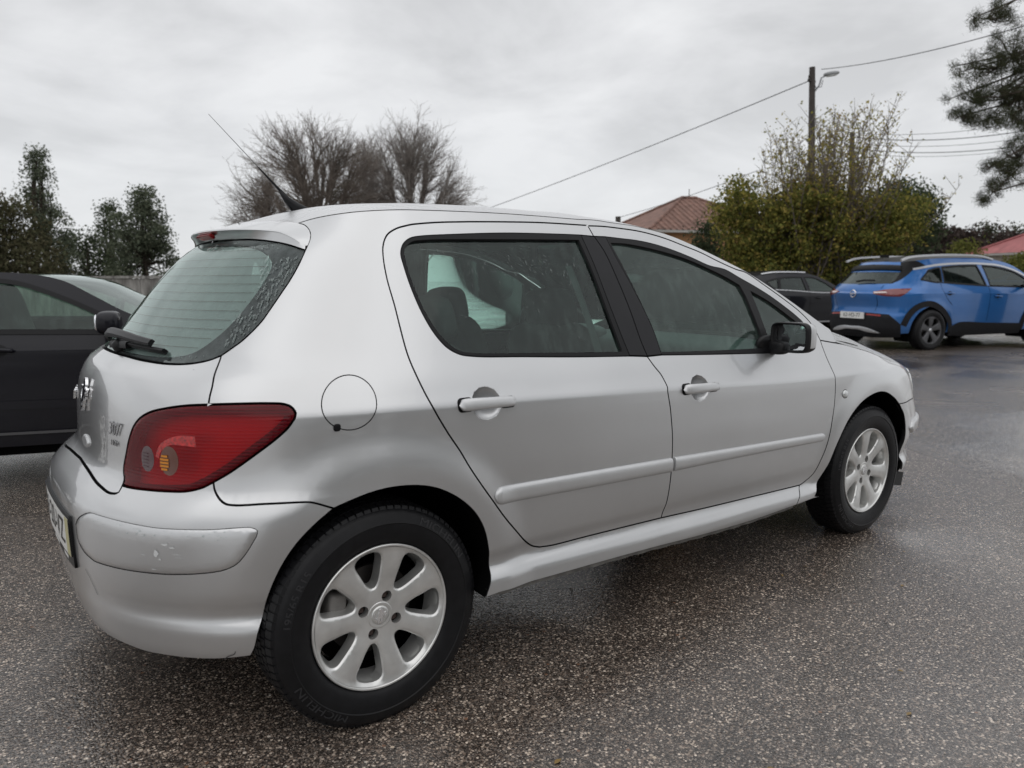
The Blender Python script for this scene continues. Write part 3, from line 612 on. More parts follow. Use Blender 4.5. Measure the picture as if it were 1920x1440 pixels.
def lion(name,O,X,Y,h,mat,parent):
    O,X,Y=map(lambda q:np.array(q,float),(O,X,Y)); Z=np.cross(X,Y); Z/=np.linalg.norm(Z)
    V2,F=tri_fill(LION); mb=MB()
    mb.add(O+V2[:,0:1]*X+V2[:,1:2]*Y+Z*h,F)
    n=len(LION);P=np.array(LION); V=np.vstack([O+P[:,0:1]*X+P[:,1:2]*Y+Z*h,O+P[:,0:1]*X+P[:,1:2]*Y])
    mb.add(V,[(i,(i+1)%n,(i+1)%n+n,i+n) for i in range(n)])
    return mb.build(name,mat,parent,auto=40)
_wm={}
def silver_wheel(parent,x,left=False,phase=76,bolt=66,steer=0,text=True):
    w=empty('wheel'); w.parent=parent; w.location=(x,.835 if left else -.835,.3045); w.rotation_euler=(0,0,(math.pi if left else 0)+steer)
    W=wheel_meshes(phase=math.radians(phase),bolt_phase=math.radians(bolt))
    W['tyre'].build('tyre',M['rubber'],w,auto=32)
    W['rim'].build('rim',M['alloy'],w,auto=35)
    W['barrel'].build('rim_barrel',M['alloy'],w,smooth=True)
    MB().lathe([(0,.10),(.168,.10),(.168,.104)],48).build('backing_plate',M['liner'],w,smooth=False); W['inner_barrel'].build('inner_barrel',M['liner'],w,smooth=True); W['disc'].build('brake_disc',M['disc'],w,auto=30); W['caliper'].build('brake_caliper',M['caliper'],w,smooth=True)
    for k in range(4):
        a=math.radians(bolt)+k*math.pi/2; c=(.0545*math.cos(a),0,.0545*math.sin(a))
        MB().lathe([(.0,.030),(.0085,.030),(.0105,.033),(.0105,.05)],6,c=c).build('wheel_bolt',M['bolt'],w,auto=30)
    cap=MB().lathe([(.0,.0125),(.021,.0125),(.0262,.0140),(.0268,.0165)],48)
    cap.build('hub_cap',M['alloy'],w,smooth=True)
    MB().lathe([(.0268,.0165),(.0276,.0178),(.0284,.0160)],48).build('cap_ring',M['black_plastic'],w,smooth=True)
    MB().lathe([(.0284,.0160),(.034,.0150),(.0375,.0155),(.0385,.0185)],48).build('hub_rim',M['alloy'],w,smooth=True)
    l=lion('emblem',(0,.0124,0),(.0205,0,0),(0,0,.0205),.0022,M['chrome'],w); 
    if text:
        def ring(txt,size,r,a0,name='lettering',sx=1.0):
            V,F=text_mesh(txt,size,.0006); V=V.copy(); V[:,0]*=sx
            a=a0-V[:,0]/r; rr=r+V[:,1]
            y=np.interp(rr,[.23,.25,.2645,.295,.31],[-.009,-.0125,-.0125,-.0068,.0])-.0006-V[:,2]
            mesh_obj(name,np.stack([rr*np.cos(a),y,rr*np.sin(a)],1),F,M['rubber_text'],w,False)
        ring('MICHELIN',.030,.278,math.radians(45),sx=1.45); ring('MICHELIN',.030,.278,math.radians(225),sx=1.45)
        ring('195/65 R15',.026,.276,math.radians(155),sx=1.3)
    return w

# ================= THE SILVER HATCHBACK =================
M['lamp_red']=glass_mat('tail_lamp_red_lens',tint=(.75,.012,.035),haze=.30,streak=.0,hazecol=(.66,.010,.04),drops=False,ior=1.45,gloss=.6)
def lamp_ribs(m,scale=95):
    nt=m.node_tree; N=nt.nodes.new;L=nt.links.new; tc=N('ShaderNodeTexCoord'); w=N('ShaderNodeTexWave'); w.wave_type='BANDS'; w.bands_direction='Z'; w.inputs['Scale'].default_value=36; w.inputs['Distortion'].default_value=0
    L(tc.outputs['Object'],w.inputs['Vector']); bp=N('ShaderNodeBump'); bp.inputs['Strength'].default_value=.2; bp.inputs['Distance'].default_value=.001; L(w.outputs[0],bp.inputs['Height'])
    for n in nt.nodes:
        if n.type=='BSDF_GLOSSY': L(bp.outputs[0],n.inputs['Normal'])
        if n.type=='BSDF_DIFFUSE': 
            mx=N('ShaderNodeMixRGB'); mx.blend_type='MULTIPLY'; mx.inputs[0].default_value=.28; mx.inputs[1].default_value=n.inputs[0].default_value; L(w.outputs[0],mx.inputs[2]); L(mx.outputs[0],n.inputs[0]); L(bp.outputs[0],n.inputs['Normal'])
lamp_ribs(M['lamp_red'])
M['lamp_house']=pm('lamp_housing_red',(.75,.05,.07),.4,.3)
M['lamp_bright']=pm('lamp_bright_red_reflector',(.40,.008,.008),.2,.1,noise=.6,nscale=120,coat=1)
M['lamp_smoke']=pm('lamp_smoked_window',(.06,.018,.024),.15,coat=1)
M['lamp_grey']=pm('lamp_grey_reflector',(.18,.14,.15),.2,.7)
M['lamp_amber']=pm('lamp_amber_bulb',(.60,.22,.015),.3)
M['lamp_amber_d']=pm('lamp_amber_bowl',(.10,.022,.006),.15,coat=1)
M['lens_clear']=pm('clear_lens',(.6,.62,.62),.1,.3,coat=1)
car=empty('silver_hatchback',(0,0,0)); tag(car,'silver five-door hatchback close to the camera, seen from its right rear corner','car')
b=lambda k:[tuple(p) for p in B[k]]
r=lambda l:list(l)[::-1]
top_uv=[(-.516,1.392),(-.42,1.407),(-.25,1.423),(0,1.435),(.3,1.441),(.5,1.440)]+b('sil_top')
tail_bot=[(-.939,.683),(-.931,.670),(-.955,.664),(-1.03,.668),(-1.177,.678),(UC,.683)]
glassR=dict(bottom=[p for p in b('glass_bottom')[:5]]+[(-1.15,1.006),(UC,1.006)],top=[(UC,1.354),(-1.192,1.353),(-.974,1.352),(-.769,1.349),(-.63,1.341),(-.527,1.329),(-.449,1.312)])
def full(right): # right half from centre to centre -> closed outline across the rear centre
    R0=np.array(right); return np.vstack([R0,mir_uv(R0)[1:-1]])
hs=b('hatch_side'); 
dtf=b('door_top_f'); dtr=b('door_top_r'); bg=b('bgap'); hg=b('hood_gap')
out_side=outline(r(b('hatch_side2')),r(hs),top_uv,[top_uv[-1],hg[1],hg[0]],r(dtf),dtr,b('rdoor_rear'),b('door_bot_r'),r(b('door_bot_f')),[b('door_bot_f')[0],(1.728,.255)],r(b('sill_bot')[2:8])+[(.12,.289)],r(b('arch_r')),r(b('quart_bump')),r(b('lamp_low')),r(b('lamp_top')))
pts=b('pts')
fuel_c=(-.321,.908)
def circle(c,rx,rz,n=48,ang=0): 
    t=np.linspace(0,2*math.pi,n,endpoint=False); return np.stack([c[0]+rx*np.cos(t),c[1]+rz*np.sin(t)],1)
fuel=circle(fuel_c,.0700,.0690)
body_side,bsl=None,None
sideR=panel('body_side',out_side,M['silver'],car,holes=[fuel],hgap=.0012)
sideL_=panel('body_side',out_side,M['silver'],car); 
def flip_left(o,**k):
    q=mirror_obj(o,o.parent,**k); me=o.data; bpy.data.objects.remove(o); return q
flip_left(sideL_)
panel('fuel_door',fuel,M['silver'],car,gap=.0016,crease=True)
# finger notch of the fuel flap
nt_=surf_frame(-.355,.848); MB().rbox(nt_[0]+nt_[3]*.001,(.02,.006,.02),e=3).build('notch',M['seal'],bpy.data.objects['fuel_door'],smooth=True)
ribbon('fuel_recess',circle(fuel_c,.0695,.0685),.03,-.011,M['void'],car,closed=True)
# doors
bowl=lambda c:(lambda uv:-.028*np.power(np.clip(1-(((uv[:,0]-c[0])/.052)**2+((uv[:,1]-c[1])/.046)**2),0,1),.62))
def bowl_pts(c):
    o=[]
    for k,n_ in ((.0,1),(.25,12),(.5,24),(.7,36),(.82,72),(.90,72),(.95,72),(.975,72),(.99,72),(1.0,72),(1.01,72),(1.03,72),(1.08,72),(1.15,36)): o.append(circle(c,.052*k,.046*k,n_))
    return np.vstack(o)
hc=[(.0905,.869),(1.043,.828)]
rear_out=outline(b('rdoor_rear'),b('door_bot_r'),bg[:11],[bg[10],(.78,.959),b('wtop_r')[-1]],r(b('wtop_r')),[b('wtop_r')[0],bg[15]],[bg[15],bg[16]],[bg[16],dtr[0]],dtr)
wf=[p for i,p in enumerate(b('wtop_f')) if i not in(7,)]
wf[-1]=(1.872,.965)
belt=b('belt_f')+[(1.76,.922),(1.84,.934),(1.872,.965)]
front_out=outline(dtf,b('fgap'),b('door_bot_f'),bg[:11],[bg[10],b('bp_r')[-1]],belt,r(wf),[wf[0],bg[15]],[bg[15],bg[16]])
doors={}
for nm,out_,c in (('rear_door',rear_out,hc[0]),('front_door',front_out,hc[1])):
    for left in (0,1):
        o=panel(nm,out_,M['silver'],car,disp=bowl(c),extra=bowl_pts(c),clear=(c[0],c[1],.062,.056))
        if left: o=flip_left(o)
        doors[(nm,left)]=o
rail_rear=outline(b('wtop_r'),[b('wtop_r')[-1],b('bp_l')[0]][:0] or r(b('bp_l')))
glass_r=outline(b('glass_r')[:4]+b('glass_r')[4:14],[b('glass_r')[13],(.655,.990)] and [b('glass_r')[13],b('glass_r')[14]],b('glass_r')[14:])
gf=[(.803,1.353),(.877,1.352),(.989,1.339),(1.124,1.315),(1.215,1.292),(1.304,1.262),(1.395,1.228),(1.461,1.197)]
glass_f=outline(gf,[gf[-1],(1.478,1.150)],[(1.478,1.150),(1.487,1.10),(1.497,1.056),(1.509,1.0),(1.511,.945)],[(1.511,.945),(1.179,.955),(.883,.967)],[(.883,.967),(.871,1.058),(.848,1.161),(.803,1.353)])
glass_q=outline([(1.520,1.174),(1.607,1.137),(1.692,1.092),(1.745,1.061),(1.79,1.033),(1.825,.985)],[(1.825,.985),(1.80,.945)],[(1.80,.945),(1.57,.947)],[(1.57,.947),(1.551,1.009),(1.520,1.174)])
def both(nm,*a,par=None,**k):
    for left in (0,1):
        p=doors[(par,left)] if par else car
        o=panel(nm,a[0],a[1],p,**k)
        if left: flip_left(o)
both('window_seal',rail_rear,M['seal'],par='rear_door',holes=[glass_r],off=.0015,gap=.0008,thick=.02,crease=False)
both('window_glass',glass_r,M['glass'],par='rear_door',off=-.009,gap=-.004,flange=False,crease=False,sp=.05)
both('pillar_trim',outline(b('bp_l'),[b('bp_l')[-1],bg[10]],bg[10:16],[bg[15],b('bp_l')[0]]),M['trim_black'],par='rear_door',off=.002,crease=False)
seal_f=outline(b('bp_r'),belt,r(wf))
both('window_seal',seal_f,M['seal'],par='front_door',holes=[glass_f,glass_q],off=.0015,gap=.0008,thick=.02,crease=False)
both('window_glass',glass_f,M['glass_front'],par='front_door',off=-.009,gap=-.004,flange=False,crease=False,sp=.05)
both('quarter_glass',glass_q,M['glass_front'],par='front_door',off=-.009,gap=-.004,flange=False,crease=False,sp=.05)
both('pillar_trim',outline(b('bp_r'),[b('bp_r')[-1],bg[10]],bg[10:16],[bg[15],b('bp_r')[0]]),M['trim_black'],par='front_door',off=.002,crease=False)
# rub strips
sr=b('strip_r');sf=b('strip_f')
for left in (0,1):
    for nm,A_,B_,r0_,r1_ in (('rear_door',[(.108,.6155),(.5,.604),(.896,.591)],[(.108,.561),(.5,.549),(.896,.537)],.030,.004),('front_door',[(.908,.5905),(1.36,.573),(1.905,.5525)],[(.908,.5385),(1.36,.530),(1.905,.5150)],.004,.022)):
        o=strip_bar('rub_strip',A_,B_,.0125,M['silver_plain'],doors[(nm,left)],round0=r0_,round1=r1_)
        if left: flip_left(o)
# handles: grip bar with a lock end, both sides
def handle(c,half,par,left,locksplit):
    P=[];n=22
    for i in range(n+1):
        t=-1+2*i/n; u=c[0]+t*half; z=c[1]-.003*t+.0005
        hgt=.0188-.0019*(t+1); bow=.020+.012*(1-t*t)
        q,a,bb,nn=surf_frame(u,z); P.append((q,a,bb,nn,hgt,bow,t))
    V=[];F=[];m=14
    for (q,a,bb,nn,hh,bow,t) in P:
        end=math.sqrt(max(0,1-abs(t)**14))
        for k in range(m):
            th=2*math.pi*k/m; cx=math.copysign(abs(math.cos(th))**.7,math.cos(th)); sx=math.copysign(abs(math.sin(th))**.7,math.sin(th))
            V.append(q+bb*(cx*hh*end)+nn*(bow*.62+sx*.0095*end+ (0 if abs(t)<.8 else -.006*(abs(t)-.8)/.2)))
    L=len(P)
    F=[(i*m+k,i*m+(k+1)%m,(i+1)*m+(k+1)%m,(i+1)*m+k) for i in range(L-1) for k in range(m)]
    F+= [tuple(range(m)),tuple((L-1)*m+k for k in range(m))[::-1]]
    o=mesh_obj('door_handle',V,F,M['silver_plain'],par,True)
    # dark gaskets under the two ends
    def rr(u0,u1,z,h,n=6):
        pts=[];r_=min(h*.7,(u1-u0)*.45)
        for (cx,cz,a0) in ((u1-r_,z+h-r_,0),(u0+r_,z+h-r_,90),(u0+r_,z-h+r_,180),(u1-r_,z-h+r_,270)):
            for k in range(n+1):
                a=math.radians(a0+90*k/n); pts.append((cx+r_*math.cos(a),cz+r_*math.sin(a)))
        return np.array(pts)
    gk=[panel('handle_gasket',rr(u0,u1,c[1]+dz,hh_),M['seal'],par,off=.0008,gap=0,flange=False,crease=False,sp=.02) for u0,u1,hh_,dz in ((c[0]-half-.001,c[0]-.047,.0205,.003),(c[0]+.047,c[0]+half+.001,.0170,-.003))]
    return o,gk
for c,half,nm in ((hc[0],.100,'rear_door'),(hc[1],.100,'front_door')):
    for left in (0,1):
        o,gk=handle(c,half,doors[(nm,left)],left,1)
        if left: flip_left(o); [flip_left(g) for g in gk]
# tailgate
tg_r=[(UC,1.006)]
tail_out=outline(r(glassR['bottom']),b('hatch_side2'),r(b('lamp_left')),tail_bot)
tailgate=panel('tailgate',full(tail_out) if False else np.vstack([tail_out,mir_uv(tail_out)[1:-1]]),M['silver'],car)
gr_out=outline(glassR['top'],[(-.449,1.312)]+hs[6:],glassR['bottom'])
rear_glass=np.vstack([gr_out,mir_uv(gr_out)[1:-1]])
frit_r=catmull([(UC,1.335),(-.982,1.331),(-.829,1.327),(-.714,1.319),(-.649,1.307),(-.605,1.288),(-.588,1.268),(-.593,1.248),(-.606,1.223),(-.641,1.172),(-.699,1.103),(-.762,1.055),(-.80,1.037),(-.864,1.026),(-.962,1.022),(UC,1.021)],.01)
frit_o=np.vstack([frit_r,mir_uv(frit_r)[1:-1]])
fog=None
rg=panel('rear_window',rear_glass,M['glass_rear'],tailgate,gap=.004,thick=.006,crease=False,sp=.04,off=-.002)
panel('glass_border',rear_glass,M['frit'],rg,holes=[frit_o],gap=.006,off=-.005,flange=False,crease=False,sp=.03)
panel('condensation',frit_o,M['fog'],rg,gap=-.003,off=-.008,flange=False,crease=False,sp=.03)
ribbon('window_gap',rear_glass,.03,-.014,M['void'],tailgate,closed=True)
M['heater']=pm('heater_wire',(.09,.07,.06),.6)
for k in range(12):
    z=1.315-.0245*k
    L=[p for p in frit_r if True]; P0=np.array(frit_r); i=np.argmin(np.abs(P0[:,1]-z)+(P0[:,0]<-.9)*1); u_e=P0[i,0]
    if z<1.04: u_e=-.80
    t=np.linspace(u_e-.004,2*UC-u_e+.004,70); zz=z-.030*np.clip(1-((t-UC)/(u_e-UC))**2,0,1)*(-.0)
    zz=z+0*t
    ribbon('heater_wire',np.stack([t,zz],1),.0016,-.0035,M['heater'],rg)
# wiper
wp=empty('rear_wiper'); wp.parent=tailgate
pv,a_,b_,n_=surf_frame(-1.30,1.022)
MB().lathe([(0,.03),(.016,.028),(.022,.012),(.023,0)],24,axis='z').build('pivot',M['black_plastic'],wp,smooth=True).matrix_local=Matrix.Translation(Vector(pv))@Vector((0,0,1)).rotation_difference(Vector(n_)).to_matrix().to_4x4()
arm=[surf_frame(u,z)[0]+surf_frame(u,z)[3]*h for u,z,h in ((-1.50,1.030,.018),(-1.485,1.036,.034),(-1.42,1.040,.040),(-1.30,1.042,.040),(-1.18,1.041,.036),(-1.06,1.038,.030),(-.97,1.035,.026))]
arm=catmull(arm,.02)
def flat_bar(P,w,h,name,mat,par,up=None,taper=(1,1)):
    P=[np.array(p) for p in P]; V=[];F=[];n=len(P)
    for i,p in enumerate(P):
        t=P[min(i+1,n-1)]-P[max(i-1,0)]; t/=np.linalg.norm(t); nn=np.array(up[i] if up is not None else (0,0,1),float); s=np.cross(t,nn); s/=np.linalg.norm(s); nn=np.cross(s,t)
        f=taper[0]+(taper[1]-taper[0])*i/(n-1)
        for (x,y) in ((-.5,-.5),(-.5,.2),(-.3,.5),(.3,.5),(.5,.2),(.5,-.5)): V.append(p+s*(x*w*f)+nn*(y*h))
    F=[(i*6+k,i*6+(k+1)%6,(i+1)*6+(k+1)%6,(i+1)*6+k) for i in range(n-1) for k in range(6)]+[tuple(range(6)),tuple((n-1)*6+k for k in range(6))[::-1]]
    o=mesh_obj(name,V,F,mat,par,True); o.data.set_sharp_from_angle(angle=math.radians(35)); return o
ups=[surf_frame(-1.2,1.05)[3]]*len(arm)
flat_bar(arm,.026,.014,'wiper_arm',M['black_plastic'],wp,ups,(1.25,.8))
bl=catmull([surf_frame(u,z)[0]+surf_frame(u,z)[3]*.010 for u,z in ((-1.44,1.026),(-1.3,1.030),(-1.12,1.030),(-.97,1.027),(-.90,1.025))],.02)
flat_bar(bl,.012,.018,'wiper_blade',M['seal'],wp,[ups[0]]*len(bl))
flat_bar(catmull([surf_frame(u,z)[0]+surf_frame(u,z)[3]*.012 for u,z in ((-1.40,1.018),(-1.30,1.024),(-1.18,1.028))],.02),.02,.02,'wiper_link',M['seal'],wp,None)
# spoiler
spo_top=catmull([(-.516,1.392),(-.62,1.402),(-.8,1.409),(-1.1,1.413),(UC,1.414)],.01)
spo_lip=catmull([(-.449,1.322),(-.491,1.345),(-.548,1.364),(-.61,1.371),(-.778,1.379),(-1.1,1.384),(UC,1.385)],.01)
spo_bot=catmull(r(glassR['top']),.01)
def resamp(P,n):
    P=np.array(P); d=np.r_[0,np.cumsum(np.linalg.norm(np.diff(P,axis=0),axis=1))]; t=np.linspace(0,d[-1],n); return np.stack([np.interp(t,d,P[:,i]) for i in range(P.shape[1])],1)
def spoiler():
    n=46; A=resamp(spo_top,n);Lp=resamp(spo_lip,n);Bt=resamp(spo_bot,n); E=resamp(catmull(hs[:6],.01),9)
    rows=[]
    s=np.linspace(0,1,n); dl=.085*np.sin(s*math.pi/2)**.6
    def hn(uv):
        q=S.nrm(uv[:,0],uv[:,1]).copy(); q[:,2]=0; return q/np.linalg.norm(q,axis=1,keepdims=True)
    for j in range(9):
        t=j/8; uv=A*(1-t)+Lp*t; cor=(E[j]-uv[0]); uv=uv+cor*((1-s)**4)[:,None]
        p=S.pt(uv[:,0],uv[:,1])+hn(uv)*(dl*t**1.3)[:,None]; rows.append(p)
    uvr=[]
    lipn=S.nrm(Lp[:,0],Lp[:,1])
    for (t,k) in ((.03,1.0),(.09,.90),(.5,.45),(1.0,.0)):
        uv=Lp*(1-t)+Bt*t; p=S.pt(uv[:,0],uv[:,1])+hn(uv)*(dl*k+.0005)[:,None]; p[:,2]-=.004*np.sin(s*math.pi/2)*(t<.1); rows.append(p)
    V=[];F=[]
    full=[np.vstack([q,(q*[1,-1,1])[::-1][1:]]) for q in rows]; m=len(full[0])
    for q in full: V+=list(q)
    F=[(i*m+k,(i+1)*m+k,(i+1)*m+k+1,i*m+k+1) for i in range(len(full)-1) for k in range(m-1)]
    o=mesh_obj('spoiler',V,F,M['silver'],tailgate,True); o.data.set_sharp_from_angle(angle=math.radians(24)); return o,rows
sp_o,sp_rows=spoiler()
# high brake lamp in the rear face of the spoiler
pa,pb=sp_rows[9][-1],sp_rows[-1][-1]; pc=pa*.55+pb*.45; tilt=math.atan2(pb[0]-pa[0],pa[2]-pb[2])
bl_=MB().rbox((0,0,0),(.010,.155,.024),e=7); obl=bl_.build('brake_lamp',M['lamp_red'],sp_o,smooth=True); obl.location=(pc[0]-.005,0,pc[2]-.003); obl.rotation_euler=(0,-tilt,0)
MB().rbox((0,0,0),(.01,.15,.018),e=7).build('lamp_inner',M['lamp_bright'],obl,smooth=True).location=(.004,0,0)
# emblem and badges
p,a_,b_,n_=surf_frame(UC+.0,.879); lion('emblem',p+n_*.002,-np.array((0,-1,0))*-.046*1,np.cross((0,0,1),(0,1,0))*0+np.array(b_)*.054,.008,M['chrome'],tailgate)
on_surf_text('badge','307',-1.012,.820,.052,M['badge'],tailgate,h=.004,ext=.0012,slant=.15,sx=.95)
on_surf_text('badge','HDi',-1.016,.782,.021,M['badge'],tailgate,h=.003,ext=.001,slant=.1,sx=1.2)
on_surf_text('badge','PEUGEOT',-1.72,.845,.040,M['chrome'],tailgate,h=.004,ext=.0035,sx=.95)
panel('boot_release',catmull(np.vstack([circle((-1.366,.735),.055,.020),circle((-1.366,.735),.055,.020)[:1]]),.006)[:-1],M['silver_plain'],tailgate,bev=(.008,.006),gap=0,off=.0005,crease=False,sp=.02)
# tail lamps
lamp_out=outline(b('lamp_top'),b('lamp_low'),b('lamp_bot'),b('lamp_left'))
for left in (0,1):
    o=panel('tail_lamp',lamp_out,M['lamp_red'],car,gap=.0035,bev=(.006,.003),thick=.010,crease=False,off=-.001,sp=.018)
    parts=[]
    h=panel('lamp_housing',lamp_out,M['lamp_house'],o,gap=.004,off=-.045,flange=False,crease=False,sp=.03)
    parts.append(h)
    def bowlp(c,rx,rz,mat,off,name):
        return panel(name,circle(c,rx,rz,32),M[mat],o,gap=0,off=off,flange=False,crease=False,sp=.01,disp=lambda uv:-.012*np.clip(1-(((uv[:,0]-c[0])/rx)**2+((uv[:,1]-c[1])/rz)**2),0,1))
    q0,_=np.array((0,0)),0
    lp=lambda nm,c,rx,rz,mt,off,bv=(.008,.003): parts.append(panel(nm,circle(c,rx,rz,32),mt,o,gap=0,off=off,bev=bv,flange=False,crease=False,sp=.008))
    lp('reversing_window',(-.848,.763),.025,.034,M['lamp_smoke'],.0026,None)
    lp('indicator_window',(-.772,.765),.029,.038,M['lamp_amber_d'],.0026,None)
    for k in range(5):
        z0=.742+.0085*k; parts.append(ribbon('indicator_rib',np.array([(-.796,z0),(-.786,z0),(-.776,z0)]) if k in(0,4) else np.array([(-.800,z0),(-.786,z0),(-.772,z0)]),.0055,.0046,M['lamp_amber'],o))
        parts.append(ribbon('reversing_rib',np.array([(-.868,z0),(-.857,z0),(-.846,z0)]),.0022,.0046,M['lamp_grey'],o))
    parts.append(panel('brake_reflector',outline([(-.818,.772),(-.806,.80),(-.775,.822),(-.74,.832),(-.695,.833)],[(-.695,.833),(-.692,.806)],[(-.692,.806),(-.735,.808),(-.770,.806),(-.80,.785),(-.806,.768)],[(-.806,.768),(-.818,.772)]),M['lamp_bright'],o,gap=0,off=.0024,flange=False,crease=False,sp=.01))
    sd_=ribbon('lamp_wall',lamp_out,.05,-.012,M['void'],o,closed=True); parts.append(sd_)
    if left:
        for q in parts: 
            q2=mirror_obj(q,None); q2.parent=None; q['_x']=1; bpy.data.objects.remove(q); parts[parts.index(q)]=q2
        o2=mirror_obj(o,car); bpy.data.objects.remove(o)
        for q in parts: q.parent=o2
# rear bumper
bb_r=outline([(UC,.243),(-1.2,.246),(-1.05,.249)]+r(b('bump_bot')),r(b('arch_bump')),r(b('quart_bump')),b('lamp_bot'),tail_bot)
ins=b('insert'); insl=outline(ins[:9]+ins[10:15],ins[14:],[ins[-1],(-1.06,.492),(-1.096,.515),ins[0]])
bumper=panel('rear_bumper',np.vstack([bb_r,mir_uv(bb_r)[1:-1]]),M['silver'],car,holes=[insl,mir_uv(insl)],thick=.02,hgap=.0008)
for k in (0,1):
    o=panel('bumper_insert',insl,M['silver'],bumper,gap=.001,bev=(.025,.0045),off=-.0015,crease=False,sp=.02)
    if k: flip_left(o)
# chips and scratches on the bumper corner
M['residue']=pm('sticker_residue',(.50,.50,.50),.6,.2,noise=.3,nscale=60)
M['chip']=pm('chipped_primer',(.62,.63,.63),.6,0)
M['scratch']=pm('dark_scratch',(.05,.05,.05),.7)
def blob(u,z,ru,rz,seed,n=14):
    rg_=random.Random(seed); return np.array([(u+ru*math.cos(t)*rg_.uniform(.45,1.1),z+rz*math.sin(t)*rg_.uniform(.45,1.1)) for t in np.linspace(0,2*math.pi,n,endpoint=False)])
for i,(u,z,ru,rz) in enumerate([(-.765,.548,.007,.011),(-.742,.572,.012,.004),(-.757,.533,.004,.003),(-.725,.565,.008,.003),(-.80,.541,.010,.0012),(-.775,.505,.008,.002),(-.715,.548,.014,.001),(-.71,.540,.016,.001)]):
    panel('paint_chip',blob(u,z,ru,rz,i),M['chip'],bumper,gap=0,off=.0045,flange=False,crease=False,sp=.01)
ribbon('scratch',catmull([(-.640,.262),(-.632,.272),(-.615,.280),(-.612,.288)],.004),.0022,.0012,M['scratch'],bumper)
ribbon('scratch',catmull([(-1.06,.44),(-1.04,.425),(-1.015,.395),(-1.008,.38)],.004),.0018,.0012,M['scratch'],bumper)
for zc_,rz_ in ((.828,.017),(.792,.020)): ribbon('sticker_residue',circle((-1.108,zc_),.014,rz_,24),.0035,.0006,M['residue'],tailgate,closed=True)
# number plate on the bumper
plate_c=UC-.03
def rect(u0,u1,z0,z1,r_=.004): return catmull([(u0,z0),(u1,z0)],.02)[:-1].tolist()+catmull([(u1,z0),(u1,z1)],.02)[:-1].tolist()+catmull([(u1,z1),(u0,z1)],.02)[:-1].tolist()+catmull([(u0,z1),(u0,z0)],.02)[:-1].tolist()
pk=dict(gap=0,crease=False,sp=.03,thick=.004)
pz0=.452
hold=panel('plate_holder',np.array(rect(plate_c-.262,plate_c+.262,pz0-.032,pz0+.118)),M['plate_black'],bumper,off=.007,gap=0,crease=False,sp=.03,thick=.009)
npl=panel('number_plate',np.array(rect(plate_c-.256,plate_c+.256,pz0,pz0+.112)),M['plate_white'],hold,off=.010,**pk)
panel('plate_band',np.array(rect(plate_c-.255,plate_c-.217,pz0+.001,pz0+.111)),M['plate_blue'],npl,off=.0108,flange=False,gap=0,crease=False,sp=.03)
panel('plate_band',np.array(rect(plate_c+.218,plate_c+.255,pz0+.001,pz0+.111)),M['plate_yellow'],npl,off=.0108,flange=False,gap=0,crease=False,sp=.03)
def text_uv(name,txt,u,z,size,mat,parent,h,sx=1.0,surf=None):
    surf=surf or S; V,F=text_mesh(txt,size,0); V=np.array(V); uu=u+V[:,0]*sx; zz=z+V[:,1]; return mesh_obj(name,surf.pt(uu,zz)+surf.nrm(uu,zz)*h,F,mat,parent,False)
text_uv('plate_lettering','19-20-VZ',plate_c,pz0+.056,.105,M['plate_black'],npl,.0116,.98)
text_uv('plate_lettering','P',plate_c-.236,pz0+.03,.035,M['plate_white'],npl,.0116)
for du,w_ in ((-.17,.06),(.0,.10),(.17,.06)): panel('holder_print',np.array(rect(plate_c+du-w_/2,plate_c+du+w_/2,pz0-.022,pz0-.010)),M['plate_white'],hold,off=.0078,flange=False,gap=0,crease=False,sp=.03)
ribbon('gap_filler',tail_bot+[],.05,-.014,M['void'],car) if False else None
# dark backing behind every shut line
for nm,P in (('shut_line',b('hatch_side')+b('hatch_side2')[1:]),('shut_line',b('rdoor_rear')+b('door_bot_r')[1:]),('shut_line',b('bgap')),('shut_line',r(b('door_top_r'))+b('door_top_f')[1:]),('shut_line',b('fgap')),('shut_line',b('door_bot_f')),('shut_line',b('quart_bump')),('shut_line',b('lamp_bot')),('shut_line',b('lamp_low')),('shut_line',b('lamp_top')),('shut_line',b('lamp_left')),('shut_line',b('hood_gap'))):
    ribbon(nm,catmull(P,.02),.034,-.013,M['void'],car,mirror=True)
tb=catmull(tail_bot,.02); ribbon('shut_line',np.vstack([tb,mir_uv(tb)[1:]]),.03,-.013,M['void'],car)
# front wing, bumper, headlamp
wing=outline(b('fgap'),[b('fgap')[-1],(1.728,.255)],[(1.728,.255),(1.897,.263)],b('arch_f')[:10],[b('arch_f')[9],(2.66,.604)],[(2.66,.604),(2.72,.625)],[(2.72,.625),(2.67,.69),(2.70,.758)],[(2.70,.758),(2.60,.800),(2.50,.835),(2.40,.868),(2.30,.892),(2.147,.924),(2.036,.940),hg[0]])
rep=circle((2.047,.712),.019,.0175,28)
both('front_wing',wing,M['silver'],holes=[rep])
both('side_repeater',rep,M['lens_clear'],gap=0,off=.001,bev=(.015,.008),crease=False,sp=.008)
UF=XMF-XM+K*math.pi/2
def uofx(x,z):
    us=np.linspace(1.5,UF,600); return float(np.interp(x,S.pt(us,np.full(600,z))[:,0],us))
af=b('arch_f')[:12]+[(uofx(2.955,z),z) for z in (.42,.36,.30,.25)]
lampf=outline([(2.70,.758),(2.85,.752),(3.0,.72)],[(3.0,.72),(3.0,.66)],[(3.0,.66),(2.85,.615),(2.72,.625)],[(2.72,.625),(2.67,.69),(2.70,.758)])
both('headlamp',lampf,M['lens_clear'],bev=(.01,.004),crease=False)
